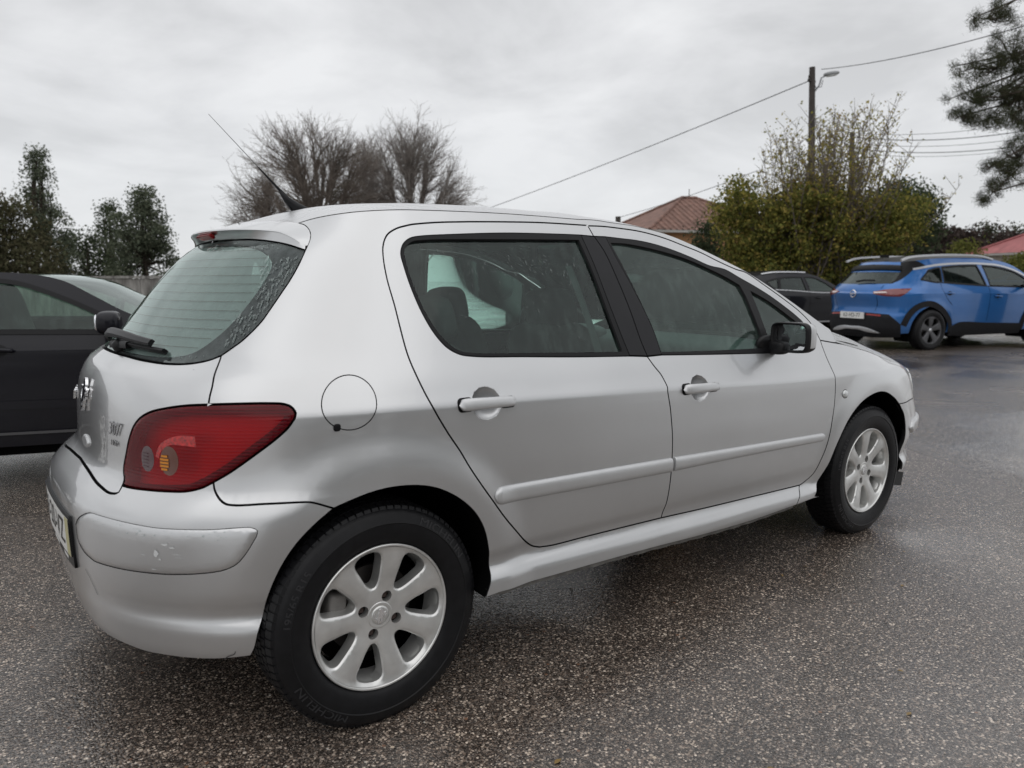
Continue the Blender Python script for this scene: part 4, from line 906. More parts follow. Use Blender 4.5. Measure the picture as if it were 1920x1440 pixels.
fb=outline([b('arch_f')[9],(2.66,.604)],[(2.66,.604),(2.72,.625)],[(2.72,.625),(2.85,.615),(3.0,.66)],[(3.0,.66),(3.05,.66),(UF,.66)],[(UF,.66),(UF,.20)],[(UF,.20),(2.75,.225),af[-1]],r(af[9:]))
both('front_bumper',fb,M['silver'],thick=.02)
both('front_strip',outline([(2.62,.50),(2.8,.505),(3.1,.5)],[(3.1,.5),(3.1,.44)],[(3.1,.44),(2.8,.43),(2.64,.425)],[(2.64,.425),(2.60,.46),(2.62,.50)]),M['silver_plain'],bev=(.018,.016),off=.001,gap=0,crease=False,sp=.02)
both('grille',outline([(3.0,.66),(3.0,.735)],[(3.0,.735),(UF,.732)],[(UF,.732),(UF,.662)],[(UF,.662),(3.0,.662)]),M['black_plastic'],off=-.01,crease=False)
MB().box((2.97,-.80,.20),(.10,.03,.07),rot=roty(.2)).build('mud_flap',M['black_plastic'],car); MB().box((2.97,.80,.20),(.10,.03,.07),rot=roty(.2)).build('mud_flap',M['black_plastic'],car)
# roof, hood, windscreen as height fields between the side edges
def hfield(name,edge,front,crown,expo,mat,sp=.03,zoff=0,under=False):
    """edge: (n,3) right-hand edge from one end to the other, front: closing polyline (x,y) pairs from edge end to centre"""
    E=np.array(edge); ex=E[:,0];ey=-E[:,1];ez=E[:,2]; o=np.argsort(ex)
    half=np.vstack([E[:,:2],np.array(front).reshape(-1,2)]) if front is not None else E[:,:2]
    loop=np.vstack([half,(half*[1,-1])[::-1]])
    k=[0]
    for i in range(1,len(loop)):
        if np.linalg.norm(loop[i]-loop[k[-1]])>.004: k.append(i)
    loop=loop[k]
    if np.linalg.norm(loop[0]-loop[-1])<.004: loop=loop[:-1]
    g=np.stack(np.meshgrid(np.arange(loop[:,0].min(),loop[:,0].max(),sp),np.arange(-.9,.9,sp)),-1).reshape(-1,2)
    I2=inset(loop,.006);I3=inset(loop,.014)
    g=np.vstack([g,I2,I3]); g=g[inside(loop,g)]; g=g[bdist(loop,g)>.004]
    A=np.vstack([loop,g]); n=len(loop)
    vs,_,fs,_,_,_=delaunay_2d_cdt([Vector(p) for p in A],[(i,(i+1)%n) for i in range(n)],[],0,1e-7)
    V2=np.array([v[:] for v in vs]); fs=np.array([f for f in fs if len(f)==3]); fs=fs[inside(loop,V2[fs].mean(1))]
    xs,ii=np.unique(ex[o],return_index=True); ye=np.interp(V2[:,0],xs,ey[o][ii]); ze=np.interp(V2[:,0],xs,ez[o][ii])
    s=np.clip(np.abs(V2[:,1])/np.maximum(ye,1e-3),0,1); cr=np.interp(V2[:,0],crown[0],crown[1])
    z=ze+cr*(1-s**expo)+zoff
    V=np.c_[V2,z]; fn=np.cross(V[fs[:,1]]-V[fs[:,0]],V[fs[:,2]]-V[fs[:,0]]); fl=fn[:,2]<0; fs[fl]=fs[fl][:,::-1]
    return mesh_obj(name,V,fs,mat,car,True)
tu=catmull(top_uv,.02); te=S.pt(tu[:,0],tu[:,1])
i_f=int(np.argmin(np.abs(te[:,0]-1.40)))
rc=catmull([(UC,1.414),(-1.1,1.413),(-.8,1.409),(-.62,1.402),(-.516,1.392)],.02); rce=S.pt(rc[:,0],rc[:,1])
redge=np.vstack([rce[:-1],te[:i_f+1]])
hfield('roof',redge,[(te[i_f,0]+.12*math.sin(t*math.pi/2),te[i_f,1]*(1-t)) for t in np.linspace(.05,1,14)],([-.09,0,.15,.4,.8,1.2,1.55],[0,.022,.043,.055,.060,.058,.05]),2.6,M['silver_wet'])
hfield('headliner',redge*[1,.97,1],[(te[i_f,0]+.12*math.sin(t*math.pi/2),te[i_f,1]*.97*(1-t)) for t in np.linspace(.05,1,14)],([-.09,0,.15,.4,.8,1.2,1.55],[0,.022,.043,.055,.060,.058,.05]),2.6,M['headliner'],sp=.06,zoff=-.035)
hu=catmull([top_uv[-1],(2.147,.924),(2.30,.892),(2.40,.868),(2.50,.835),(2.60,.800),(2.70,.760),(2.85,.754),(3.0,.738),(UF,.735)],.02); he=S.pt(hu[:,0],hu[:,1])
cowl=[(he[0,0]+.20*math.sin(t*math.pi/2),he[0,1]*(1-t)) for t in np.linspace(1,.05,14)]
hloop=he.copy()
def hood():
    E=he; cx=np.array(cowl)
    # order: centre cowl -> right edge start -> front centre
    half=np.vstack([cx,E[:,:2]])
    return half
half=hood(); 
hfield('bonnet',he,None,([2.3,2.4,2.7,3.0,3.2,3.35,3.42],[.078,.085,.10,.085,.06,.025,0]),4.0,M['silver']) if False else None
def bonnet():
    loop=np.vstack([half,(half*[1,-1])[::-1]]); k=[0]
    for i in range(1,len(loop)):
        if np.linalg.norm(loop[i]-loop[k[-1]])>.004: k.append(i)
    loop=loop[k]; 
    if np.linalg.norm(loop[0]-loop[-1])<.004: loop=loop[:-1]
    g=np.stack(np.meshgrid(np.arange(2.2,3.5,.025),np.arange(-.9,.9,.025)),-1).reshape(-1,2)
    for d in (.004,.010,.018,.03,.045,.06): g=np.vstack([g,inset(loop,d)])
    g=g[inside(loop,g)]; g=g[bdist(loop,g)>.003]
    key=np.round(g/.003).astype(int); _,ix=np.unique(key,axis=0,return_index=True); g=g[ix]
    A=np.vstack([loop,g]); n=len(loop)
    vs,_,fs,_,_,_=delaunay_2d_cdt([Vector(p) for p in A],[(i,(i+1)%n) for i in range(n)],[],0,1e-7)
    V2=np.array([v[:] for v in vs]); fs=np.array([f for f in fs if len(f)==3]); fs=fs[inside(loop,V2[fs].mean(1))]
    o=np.argsort(he[:,0]); ye=np.interp(V2[:,0],he[o,0],-he[o,1]); ze=np.interp(V2[:,0],he[o,0],he[o,2])
    s=np.clip(np.abs(V2[:,1])/np.maximum(ye,1e-3),0,1); cr=np.interp(V2[:,0],[2.3,2.4,2.7,3.0,3.2,3.35,3.42],[.108,.112,.112,.092,.06,.025,0])
    z=ze+cr*(1-s**5.0)
    V=np.c_[V2,z]; fn=np.cross(V[fs[:,1]]-V[fs[:,0]],V[fs[:,2]]-V[fs[:,0]]); fl=fn[:,2]<0; fs[fl]=fs[fl][:,::-1]
    return mesh_obj('bonnet',V,fs,M['silver_wet'],car,True)
bonnet()
def windscreen():
    A=te[i_f:]; n=len(A); V=[];m=25
    for i,p in enumerate(A):
        t=i/(n-1); b_=.12+.08*t
        for k in range(m):
            s=-1+2*k/(m-1); V.append((p[0]+b_*(1-s*s)-.012,-p[1]*s*.985,p[2]-.006+.006*(1-s*s)))
    F=[(i*m+k,(i+1)*m+k,(i+1)*m+k+1,i*m+k+1) for i in range(n-1) for k in range(m-1)]
    return mesh_obj('windscreen',V,F,M['glass'],car,True)
windscreen()
# sill underseal and floor
us=[]
sb=b('sill_bot')[1:8]
P=catmull(sb,.03); p3=S.pt(P[:,0],P[:,1]); 
for left in (0,1):
    V=np.vstack([p3+[0,.010,.012],p3+[0,.014,-.016+.0],p3+[0,.10,-.016]]); n=len(p3); V[n:2*n,2]+=.0015*np.sin(np.arange(n)*1.7)
    F=[(k*n+i,k*n+i+1,(k+1)*n+i+1,(k+1)*n+i) for k in (0,1) for i in range(n-1)]
    o=mesh_obj('underseal',V,F,M['sill_dirt'],car,False)
    if left: flip_left(o)
uf=MB().box((1.30,0,.28),(1.75,1.50,.08)).box((-.10,0,.42),(.7,.95,.2)).box((2.85,0,.40),(.7,1.0,.3)).box((1.2,0,.29),(3.2,.9,.06))
uf.build('underbody',M['void'],car)
for cx in (0,2.608):
    for s_ in (-1,1):
        V=[];F=[];n=40;rr_=.385
        ys=(.72,.48)
        for k in range(n+1):
            a=math.radians(-6+192*k/n)
            for y in ys: V.append((cx+rr_*math.cos(a),s_*y,.315+rr_*math.sin(a)))
        for k in range(n): F.append((2*k,2*k+1,2*k+3,2*k+2))
        c0=len(V); V.append((cx,s_*.48,.315)); F+=[(2*k+1,c0,2*k+3) for k in range(n)]
        mesh_obj('wheel_well',V,F,M['liner'],car,True)
# arch lips: narrow return flange
for nm,(cx,cz) in (('arch_r',(0,.315)),('arch_f',(2.608,.315))):
    for P in ([b(nm)] if nm=='arch_f' else [r(b('arch_bump'))+b('arch_r')[1:]]):
        q=catmull(P,.02); p3=S.pt(q[:,0],q[:,1]); V=np.vstack([p3+[0,.003,0],p3*[1,0,1]+[0,-.70,0]]); n=len(p3)
        c=np.array([cx,0,cz]); V[n:,[0,2]]=c[[0,2]]+(V[n:,[0,2]]-c[[0,2]])*1.05
        o=mesh_obj('arch_lip',V,[(i,i+1,n+i+1,n+i) for i in range(n-1)],M['liner'],car,True); mirror_obj(o,car)
for left in (0,1):
    silver_wheel(car,0,left,phase=76,bolt=66); silver_wheel(car,2.608,left,phase=92,bolt=-23)
# antenna
ant=empty('antenna'); ant.parent=car
def antenna():
    p0=at(575,409,2.62)  # reference only: base sits on the roof rear centre
    bx,by=0.125,0.0
    z0=1.414+np.interp(bx,[-.09,0,.15,.4],[0,.022,.043,.055])
    mb=MB(); P=[(bx+.085,by,z0+.002),(bx+.045,by,z0+.014),(bx+.005,by,z0+.026),(bx-.022,by,z0+.050),(bx-.045,by,z0+.080)]
    mb.tube(P,[.005,.015,.020,.012,.0065],12); mb.rbox((bx+.01,by,z0+.004),(.085,.036,.014),e=3)
    mb.build('antenna_base',M['black_plastic'],ant,smooth=True)
    d=Vector((-.60,0,.60)).normalized(); a0=Vector(P[-1])
    MB().tube([a0+d*t for t in (-.01,.05,.10)],[.0055,.0035,.0022],8).build('antenna_stub',M['black_plastic'],ant,smooth=True); MB().tube([a0+d*t for t in (.09,.2,.32)],[.0014,.0011,.0008],6).build('antenna_mast',M['bolt_grey'],ant,smooth=True)
antenna()
# mirrors
def mirror_unit(s_):
    m_=empty('door_mirror'); m_.parent=car
    # housing: shell open to the rear, painted outside
    O=np.array([1.800,-.898,.990]); 
    def shell(name,mat,x0,x1,w,h,e,scale_back):
        V=[];F=[];nu=36;rows=[(0,1.0),(.25,1.0),(.55,.93),(.8,.72),(.95,.38),(1.0,.02)]
        for (t,sc) in rows:
            for k in range(nu):
                th=2*math.pi*k/nu; cx=math.copysign(abs(math.cos(th))**(2/e),math.cos(th)); sx=math.copysign(abs(math.sin(th))**(2/e),math.sin(th))
                V.append((O[0]+x0+(x1-x0)*t,O[1]+cx*w/2*sc-.012*t,O[2]+sx*h/2*sc+.0*t))
        F=[(i*nu+k,i*nu+(k+1)%nu,(i+1)*nu+(k+1)%nu,(i+1)*nu+k) for i in range(len(rows)-1) for k in range(nu)]
        return V,F
    V,F=shell('a',None,.015,.088,.168,.122,5,1)
    # lower black half, upper painted
    obs=[]
    fm=[0 if (V[f[0]][2]+V[f[2]][2])/2>O[2]-.035 else 1 for f in F]
    obs.append(mesh_obj('mirror_housing',V,F,None,m_,True,mats=[M['silver_plain'],M['black_plastic']],fm=fm))
    mb=MB(); e=5
    V=[];nu=36
    for (x,sc) in ((.018,1.006),(-.006,.985),(-.010,.94),(-.004,.86),(.02,.84)):
        for k in range(nu):
            th=2*math.pi*k/nu; cx=math.copysign(abs(math.cos(th))**(2/e),math.cos(th)); sx=math.copysign(abs(math.sin(th))**(2/e),math.sin(th)); V.append((O[0]+x,O[1]+cx*.084*sc,O[2]+sx*.061*sc))
    mb.add(V,[(i*nu+k,i*nu+(k+1)%nu,(i+1)*nu+(k+1)%nu,(i+1)*nu+k) for i in range(4) for k in range(nu)])
    obs.append(mb.build('mirror_rim',M['black_plastic'],m_,smooth=True))
    V=[(O[0]+.012,O[1],O[2])]+[(O[0]+.012+.010*math.cos(2*math.pi*k/nu),O[1]+math.copysign(abs(math.cos(2*math.pi*k/nu))**.4,math.cos(2*math.pi*k/nu))*.070,O[2]+math.copysign(abs(math.sin(2*math.pi*k/nu))**.4,math.sin(2*math.pi*k/nu))*.051) for k in range(nu)]
    obs.append(mesh_obj('mirror_glass',V,[(0,1+k,1+(k+1)%nu) for k in range(nu)],M['mirror'],m_,True))
    st=MB().rbox((1.815,-.83,.945),(.06,.10,.055),e=4).rbox((1.80,-.795,.955),(.15,.035,.085),e=3,rot=rotz(0)@rotx(.35))
    obs.append(st.build('mirror_foot',M['black_plastic'],m_,smooth=True))
    if s_>0:
        for o in obs:
            V=np.array([v.co[:] for v in o.data.vertices]); V[:,1]*=-1; o.data.vertices.foreach_set('co',V.ravel()); o.data.flip_normals()
mirror_unit(-1); mirror_unit(1)
# cabin
for left in (-1,1):
    y=.37*left; st=empty('front_seat'); st.parent=car
    MB().rbox((1.38,y,.50),(.52,.50,.20),e=5,rot=roty(-.12)).build('seat_base',M['interior'],st,smooth=True)
    MB().rbox((1.06,y,.76),(.14,.47,.62),e=5,rot=roty(-.28)).build('backrest',M['interior'],st,smooth=True)
    MB().rbox((.995,y,1.105),(.10,.25,.17),e=4,rot=roty(-.2)).build('headrest',M['interior'],st,smooth=True)
    MB().tube([(1.0,y-.06,1.06),(1.0,y-.06,.98)],.006).tube([(1.0,y+.06,1.06),(1.0,y+.06,.98)],.006).build('headrest_post',M['chrome'],st)
rs=empty('rear_seat'); rs.parent=car
MB().rbox((.72,0,.46),(.45,1.25,.2),e=6).build('seat_base',M['interior'],rs,smooth=True)
MB().rbox((.48,0,.74),(.13,1.24,.58),e=7,rot=roty(-.3)).build('backrest',M['interior'],rs,smooth=True)
for y in (-.42,.42): MB().rbox((.42,y,1.095),(.09,.24,.15),e=4,rot=roty(-.25)).build('headrest',M['interior'],rs,smooth=True)
MB().box((-.18,0,.985),(.40,1.08,.015)).build('parcel_shelf',M['interior'],car)
MB().rbox((2.02,0,.83),(.50,1.38,.24),e=4).build('dashboard',M['dash'],car,smooth=True)
MB().rbox((1.83,.37,.93),(.14,.36,.12),e=3).build('instrument_hood',M['dash'],car,smooth=True)
sw=[(1.60+.0*math.cos(t)+.075*math.sin(t)*-1,.37+.18*math.cos(t),.93+.165*math.sin(t)) for t in np.linspace(0,2*math.pi,29)]
MB().tube(sw,.016,8,cap=False).rbox((1.62,.37,.925),(.06,.16,.12),e=3).tube([(1.62,.21,.93),(1.62,.53,.93)],.014).build('steering_wheel',M['dash'],car,smooth=True)
MB().box((1.15,0,.33),(2.0,1.46,.03)).build('cabin_floor',M['floor'],car)
MB().rbox((1.98,.0,1.30),(.03,.20,.06),e=4).build('rear_view_mirror',M['interior'],car,smooth=True) if False else MB().rbox((1.62,.0,1.27),(.03,.22,.06),e=4).build('rear_view_mirror',M['interior'],car,smooth=True)
both('door_card',outline([(.10,.925),(1.72,.895)],[(1.72,.895),(1.72,.36)],[(1.72,.36),(.55,.38)],[(.55,.38),(.10,.75)],[(.10,.75),(.10,.925)]),M['interior'],off=-.07,flange=False,crease=False,sp=.08)
both('pillar_lining',outline([(-.50,.99),(-.62,1.06),(-.40,1.33)],[(-.40,1.33),(-.12,1.37)],[(-.12,1.37),(-.10,1.2),(.0,.99)],[(.0,.99),(-.50,.99)]),M['dash'],off=-.05,flange=False,crease=False,sp=.06)
both('roof_lining',outline([(-.3,1.345),(.7,1.38),(.72,1.40)],[(.72,1.40),(.72,1.43)],[(.72,1.43),(-.3,1.41)],[(-.3,1.41),(-.3,1.345)]),M['dash'],off=-.045,flange=False,crease=False,sp=.06)
both('belt_webbing',outline([(.60,1.30),(.635,1.30)],[(.635,1.30),(.66,.95)],[(.66,.95),(.62,.95)],[(.62,.95),(.60,1.30)]),M['dash'],off=-.055,flange=False,crease=False,sp=.06)

# raindrops standing on the wet body and glass
def drops(name,parent,off,regions,seed,mat,keep=None):
    rd=np.random.default_rng(seed); V=[];F=[]
    for (u0,u1,z0,z1,n,s0,s1,run) in regions:
        u=u0+(u1-u0)*rd.random(n); z=z0+(z1-z0)*rd.random(n); 
        if keep is not None: ok=inside(keep,np.stack([u,z],1)); u,z=u[ok],z[ok]; n=len(u)
        if n==0: continue
        p=S.pt(u,z); nn=S.nrm(u,z); r_=s0+(s1-s0)*rd.random(n)**2.5
        a=np.cross(np.tile([0,0,1.],(n,1)),nn); a/=np.linalg.norm(a,axis=1,keepdims=True); b_=np.cross(nn,a); lg=1+run*rd.random(n)**2
        for i in range(n):
            k0=len(V); c=p[i]+nn[i]*off
            for (q,h) in ((1,0),(.75,.38),(.35,.55)):
                for j in range(7):
                    t=6.2832*j/7; V.append(c+a[i]*math.cos(t)*r_[i]*q+b_[i]*math.sin(t)*r_[i]*q*lg[i]+nn[i]*h*r_[i]*.8)
            for k in (0,7):
                for j in range(7): F.append((k0+k+j,k0+k+(j+1)%7,k0+k+7+(j+1)%7,k0+k+7+j))
            F.append(tuple(k0+14+j for j in range(7)))
    return mesh_obj(name,V,F,mat,parent,True,kind='stuff')
M['water']=glass_mat('water_drop',tint=(.88,.90,.90),haze=.03,streak=0,gloss=1.6,drops=False,ior=1.5)
drops('raindrops',doors[('rear_door',0)],-.008,[(-.02,.62,1.24,1.335,220,.0009,.0024,3.5),(.0,.66,1.02,1.24,80,.0008,.0018,4)],1,M['water'])
drops('raindrops',doors[('front_door',0)],-.008,[(.86,1.25,1.0,1.30,90,.0008,.0018,3.5),(1.25,1.45,.98,1.18,40,.0008,.0018,3)],2,M['water'])
drops('raindrops',tailgate,.0002,[(-.62,-.46,1.13,1.29,320,.0015,.0036,3),(-.68,-.57,1.05,1.13,120,.0015,.0036,3),(-1.2,-.50,1.315,1.338,170,.0012,.0030,1),(-.95,-.72,1.012,1.024,60,.0012,.003,1)],3,M['water'],inset(rear_glass,.012))
drops('raindrops',bumper,.004,[(-1.03,-.60,.585,.608,30,.0012,.0032,.4)],4,M['water'])

# ================= GROUND, SKY-LINE, BACKGROUND =================
def ground_mat():
    m,nt,b=newmat('wet_stone_asphalt'); N=nt.nodes.new;L=nt.links.new
    tc=N('ShaderNodeTexCoord')
    def vor(scale,rnd=1,f='F1'):
        v=N('ShaderNodeTexVoronoi'); v.inputs['Scale'].default_value=scale; v.inputs['Randomness'].default_value=rnd; v.feature=f; L(tc.outputs['Object'],v.inputs['Vector']); return v
    v1=vor(132); v2=vor(66); v3=vor(290)
    def ramp(src,stops):
        r=N('ShaderNodeValToRGB'); L(src,r.inputs[0]); e=r.color_ramp.elements
        e[0].position=stops[0][0]; e[0].color=(*stops[0][1],1); e[1].position=stops[-1][0]; e[1].color=(*stops[-1][1],1)
        for p,c in stops[1:-1]: x=r.color_ramp.elements.new(p); x.color=(*c,1)
        return r
    s1=N('ShaderNodeSeparateXYZ'); L(v1.outputs['Color'],s1.inputs[0])
    c1=ramp(s1.outputs[0],[(0,(.016,.014,.012)),(.30,(.040,.034,.030)),(.55,(.085,.072,.062)),(.74,(.16,.135,.115)),(.86,(.27,.24,.21)),(.95,(.46,.42,.37)),(1,(.66,.62,.56))])
    c1.color_ramp.interpolation='LINEAR'
    s3=N('ShaderNodeSeparateXYZ'); L(v3.outputs['Color'],s3.inputs[0])
    c3=ramp(s3.outputs[1],[(0,(.014,.013,.012)),(.55,(.05,.046,.043)),(.85,(.14,.13,.12)),(1,(.38,.36,.33))])
    # matrix between the stones
    mk=N('ShaderNodeMapRange'); L(v1.outputs['Distance'],mk.inputs[0]); mk.inputs[1].default_value=.42; mk.inputs[2].default_value=.60; mk.inputs[3].default_value=1; mk.inputs[4].default_value=0
    mixa=N('ShaderNodeMixRGB'); L(mk.outputs[0],mixa.inputs[0]); L(c3.outputs[0],mixa.inputs[1]); L(c1.outputs[0],mixa.inputs[2])
    # some larger pale or ochre stones
    s2=N('ShaderNodeSeparateXYZ'); L(v2.outputs['Color'],s2.inputs[0])
    c2=ramp(s2.outputs[1],[(0,(.20,.12,.08)),(.25,(.07,.06,.055)),(.5,(.34,.31,.27)),(.8,(.46,.42,.35)),(1,(.62,.60,.56))])
    g=N('ShaderNodeMath'); g.operation='GREATER_THAN'; L(s2.outputs[0],g.inputs[0]); g.inputs[1].default_value=.955
    g2=N('ShaderNodeMath'); g2.operation='LESS_THAN'; L(v2.outputs['Distance'],g2.inputs[0]); g2.inputs[1].default_value=.36
    g3=N('ShaderNodeMath'); g3.operation='MULTIPLY'; L(g.outputs[0],g3.inputs[0]); L(g2.outputs[0],g3.inputs[1])
    mixb=N('ShaderNodeMixRGB'); L(g3.outputs[0],mixb.inputs[0]); L(mixa.outputs[0],mixb.inputs[1]); L(c2.outputs[0],mixb.inputs[2])
    # broad patches: brownish stains, finer wear
    n=N('ShaderNodeTexNoise'); n.inputs['Scale'].default_value=.9; n.inputs['Detail'].default_value=5; L(tc.outputs['Object'],n.inputs['Vector'])
    pr=ramp(n.outputs[0],[(.30,(.95,.87,.82)),(.5,(1.20,1.08,1.00)),(.72,(1.45,1.28,1.16))])
    mul=N('ShaderNodeMixRGB'); mul.blend_type='MULTIPLY'; mul.inputs[0].default_value=1; L(mixb.outputs[0],mul.inputs[1]); L(pr.outputs[0],mul.inputs[2])
    # old oil and tar stains with their own soft-edged shapes
    on=N('ShaderNodeTexNoise'); on.inputs['Scale'].default_value=1.7; on.inputs['Detail'].default_value=6; on.inputs['Roughness'].default_value=.6; L(tc.outputs['Object'],on.inputs['Vector'])
    orr=N('ShaderNodeMapRange'); L(on.outputs[0],orr.inputs[0]); orr.inputs[1].default_value=.60; orr.inputs[2].default_value=.68; orr.inputs[3].default_value=1; orr.inputs[4].default_value=.55
    om=N('ShaderNodeMixRGB'); om.blend_type='MULTIPLY'; om.inputs[0].default_value=1; L(mul.outputs[0],om.inputs[1]); L(orr.outputs[0],om.inputs[2])
    L(om.outputs[0],b.inputs['Base Color'])
    # wetness: puddly film in places, damp stones elsewhere
    w=N('ShaderNodeTexNoise'); w.inputs['Scale'].default_value=.55; w.inputs['Detail'].default_value=4; w.inputs['Distortion'].default_value=.4; L(tc.outputs['Object'],w.inputs['Vector'])
    wr=N('ShaderNodeMapRange'); L(w.outputs[0],wr.inputs[0]); wr.inputs[1].default_value=.40; wr.inputs[2].default_value=.60; wr.inputs[3].default_value=0; wr.inputs[4].default_value=1
    ro=N('ShaderNodeMapRange'); L(wr.outputs[0],ro.inputs[0]); ro.inputs[3].default_value=.34; ro.inputs[4].default_value=.14; L(ro.outputs[0],b.inputs['Roughness'])
    b.inputs['Specular IOR Level'].default_value=.5
    b.inputs['Coat Weight'].default_value=1.0; cq=N('ShaderNodeMapRange'); L(wr.outputs[0],cq.inputs[0]); cq.inputs[3].default_value=.24; cq.inputs[4].default_value=.07; L(cq.outputs[0],b.inputs['Coat Roughness'])
    # relief: stones stand proud of the binder; film fills it in
    h1=N('ShaderNodeMath'); h1.operation='MULTIPLY'; L(v1.outputs['Distance'],h1.inputs[0]); h1.inputs[1].default_value=-1
    h2=N('ShaderNodeMath'); h2.operation='MULTIPLY'; L(s1.outputs[1],h2.inputs[0]); h2.inputs[1].default_value=.55
    h3=N('ShaderNodeMath'); h3.operation='ADD'; L(h1.outputs[0],h3.inputs[0]); L(h2.outputs[0],h3.inputs[1])
    h4=N('ShaderNodeMath'); h4.operation='MULTIPLY'; L(v3.outputs['Distance'],h4.inputs[0]); h4.inputs[1].default_value=-.35
    h5=N('ShaderNodeMath'); h5.operation='ADD'; L(h3.outputs[0],h5.inputs[0]); L(h4.outputs[0],h5.inputs[1])
    bs=N('ShaderNodeMapRange'); L(wr.outputs[0],bs.inputs[0]); bs.inputs[3].default_value=.80; bs.inputs[4].default_value=.22
    bp=N('ShaderNodeBump'); bp.inputs['Distance'].default_value=.0035; L(bs.outputs[0],bp.inputs['Strength']); L(h5.outputs[0],bp.inputs['Height']); L(bp.outputs[0],b.inputs['Normal']); L(bp.outputs[0],b.inputs['Coat Normal'])
    return m
gm=ground_mat()
g_=MB(); g_.add([(-300,-300,0),(300,-300,0),(300,300,0),(-300,300,0)],[(0,1,2,3)])
go=g_.build('ground',gm); tag(go,'wet dark asphalt of pale and brown stone chips',kind='structure')
def fast_mesh(name,V,F,mat,parent=None,smooth=False,kind=None):
    me=bpy.data.meshes.new(name); V=np.asarray(V,np.float32); F=np.asarray(F,np.int32); k=F.shape[1]
    me.vertices.add(len(V)); me.vertices.foreach_set('co',V.ravel()); me.loops.add(F.size); me.loops.foreach_set('vertex_index',F.ravel())
    me.polygons.add(len(F)); me.polygons.foreach_set('loop_start',np.arange(0,F.size,k,dtype=np.int32)); me.polygons.foreach_set('use_smooth',np.full(len(F),smooth))
    me.materials.append(mat); me.update(calc_edges=True); me.validate()
    o=bpy.data.objects.new(name,me); COL.objects.link(o)
    if parent is not None: o.parent=parent
    if kind: o['kind']=kind
    return o
# loose chips lying on the asphalt near the camera
def chips():
    n=5200; base=np.array([(1,0,0),(-1,0,0),(0,1,0),(0,-1,0),(0,0,1),(0,0,-.6)],float); Ft=np.array([(0,2,4),(2,1,4),(1,3,4),(3,0,4),(2,0,5),(1,2,5),(3,1,5),(0,3,5)])
    r=rng.random((n,4)); ang=np.radians(-5+r[:,0]*118); d=.35+4.2*r[:,1]**.75
    px=CAM.x+d*np.cos(ang); py=CAM.y+d*np.sin(ang); s=.0012+.0030*r[:,2]**3
    a=rng.random(n)*6.28; V=np.zeros((n,6,3)); sc=np.stack([s*(.8+.8*rng.random(n)),s*(.6+.5*rng.random(n)),s*.6],1)
    q=base[None]*(.75+.5*rng.random((n,6,1)))*sc[:,None]; c,s_=np.cos(a)[:,None],np.sin(a)[:,None]
    V[...,0]=q[...,0]*c-q[...,1]*s_+px[:,None]; V[...,1]=q[...,0]*s_+q[...,1]*c+py[:,None]; V[...,2]=q[...,2]+sc[:,2:3]*.35
    F=(Ft[None]+np.arange(n)[:,None,None]*6).reshape(-1,3)
    m,nt,b_=newmat('loose_stone_chip'); N=nt.nodes.new;L=nt.links.new; g=N('ShaderNodeNewGeometry'); rp=N('ShaderNodeValToRGB'); L(g.outputs['Random Per Island'],rp.inputs[0])
    e=rp.color_ramp.elements; e[0].color=(.035,.032,.03,1); e[1].color=(.62,.58,.52,1); x=e.new(.45); x.color=(.10,.09,.08,1); x=e.new(.7); x.color=(.22,.17,.13,1); x=e.new(.85); x.color=(.38,.35,.31,1)
    L(rp.outputs[0],b_.inputs['Base Color']); b_.inputs['Roughness'].default_value=.3
    tag(fast_mesh('loose_gravel',V.reshape(-1,3),F,m,kind='stuff'),'loose stone chips scattered over the wet asphalt',kind='stuff')
chips()
def litter():
    n=46; ang=np.radians(0+rng.random(n)*112); dd=.7+4.5*rng.random(n); V=[];F=[]
    for k in range(n):
        x,y=CAM.x+dd[k]*math.cos(ang[k]),CAM.y+dd[k]*math.sin(ang[k]); 
        if -.75<x<3.5 and y>-.9: continue
        s_=.006+.010*rng.random(); a=rng.random()*6.28; i=len(V)
        for t,w in ((-1,0),(-.3,.45),(.4,.38),(1,0),(.4,-.38),(-.3,-.45)): V.append((x+s_*(t*math.cos(a)-w*math.sin(a)),y+s_*(t*math.sin(a)+w*math.cos(a)),.004+.002*abs(w)*4*rng.random()))
        F.append(tuple(range(i,i+6)))
    tag(mesh_obj('fallen_leaves',V,F,pm('wet_fallen_leaf',(.20,.13,.045),.35,noise=.4,nscale=40),None,False),'small fallen leaves scattered on the asphalt',kind='stuff')
litter()
M['bark']=pm('bark',(.055,.045,.036),.9,noise=.35,nscale=8,spec=.2); M['twig']=pm('twig',(.17,.145,.125),.9,noise=.2,nscale=3,spec=.2); M['twig_grey']=pm('pale_twig',(.25,.225,.205),.9,noise=.2,nscale=3,spec=.2)
def leafmat(name,cols,tr=.25):
    m=bpy.data.materials.new(name); m.use_nodes=True; nt=m.node_tree; nt.nodes.clear(); N=nt.nodes.new;L=nt.links.new
    out=N('ShaderNodeOutputMaterial'); d=N('ShaderNodeBsdfDiffuse'); t=N('ShaderNodeBsdfTranslucent'); mx=N('ShaderNodeMixShader'); mx.inputs[0].default_value=tr
    g=N('ShaderNodeNewGeometry'); r=N('ShaderNodeValToRGB'); L(g.outputs['Random Per Island'],r.inputs[0]); e=r.color_ramp.elements; e[0].color=(*cols[0],1); e[1].color=(*cols[-1],1)
    for i,c in enumerate(cols[1:-1]): x=e.new((i+1)/(len(cols)-1)); x.color=(*c,1)
    L(r.outputs[0],d.inputs[0]); L(r.outputs[0],t.inputs[0]); L(d.outputs[0],mx.inputs[1]); L(t.outputs[0],mx.inputs[2]); L(mx.outputs[0],out.inputs[0]); return m
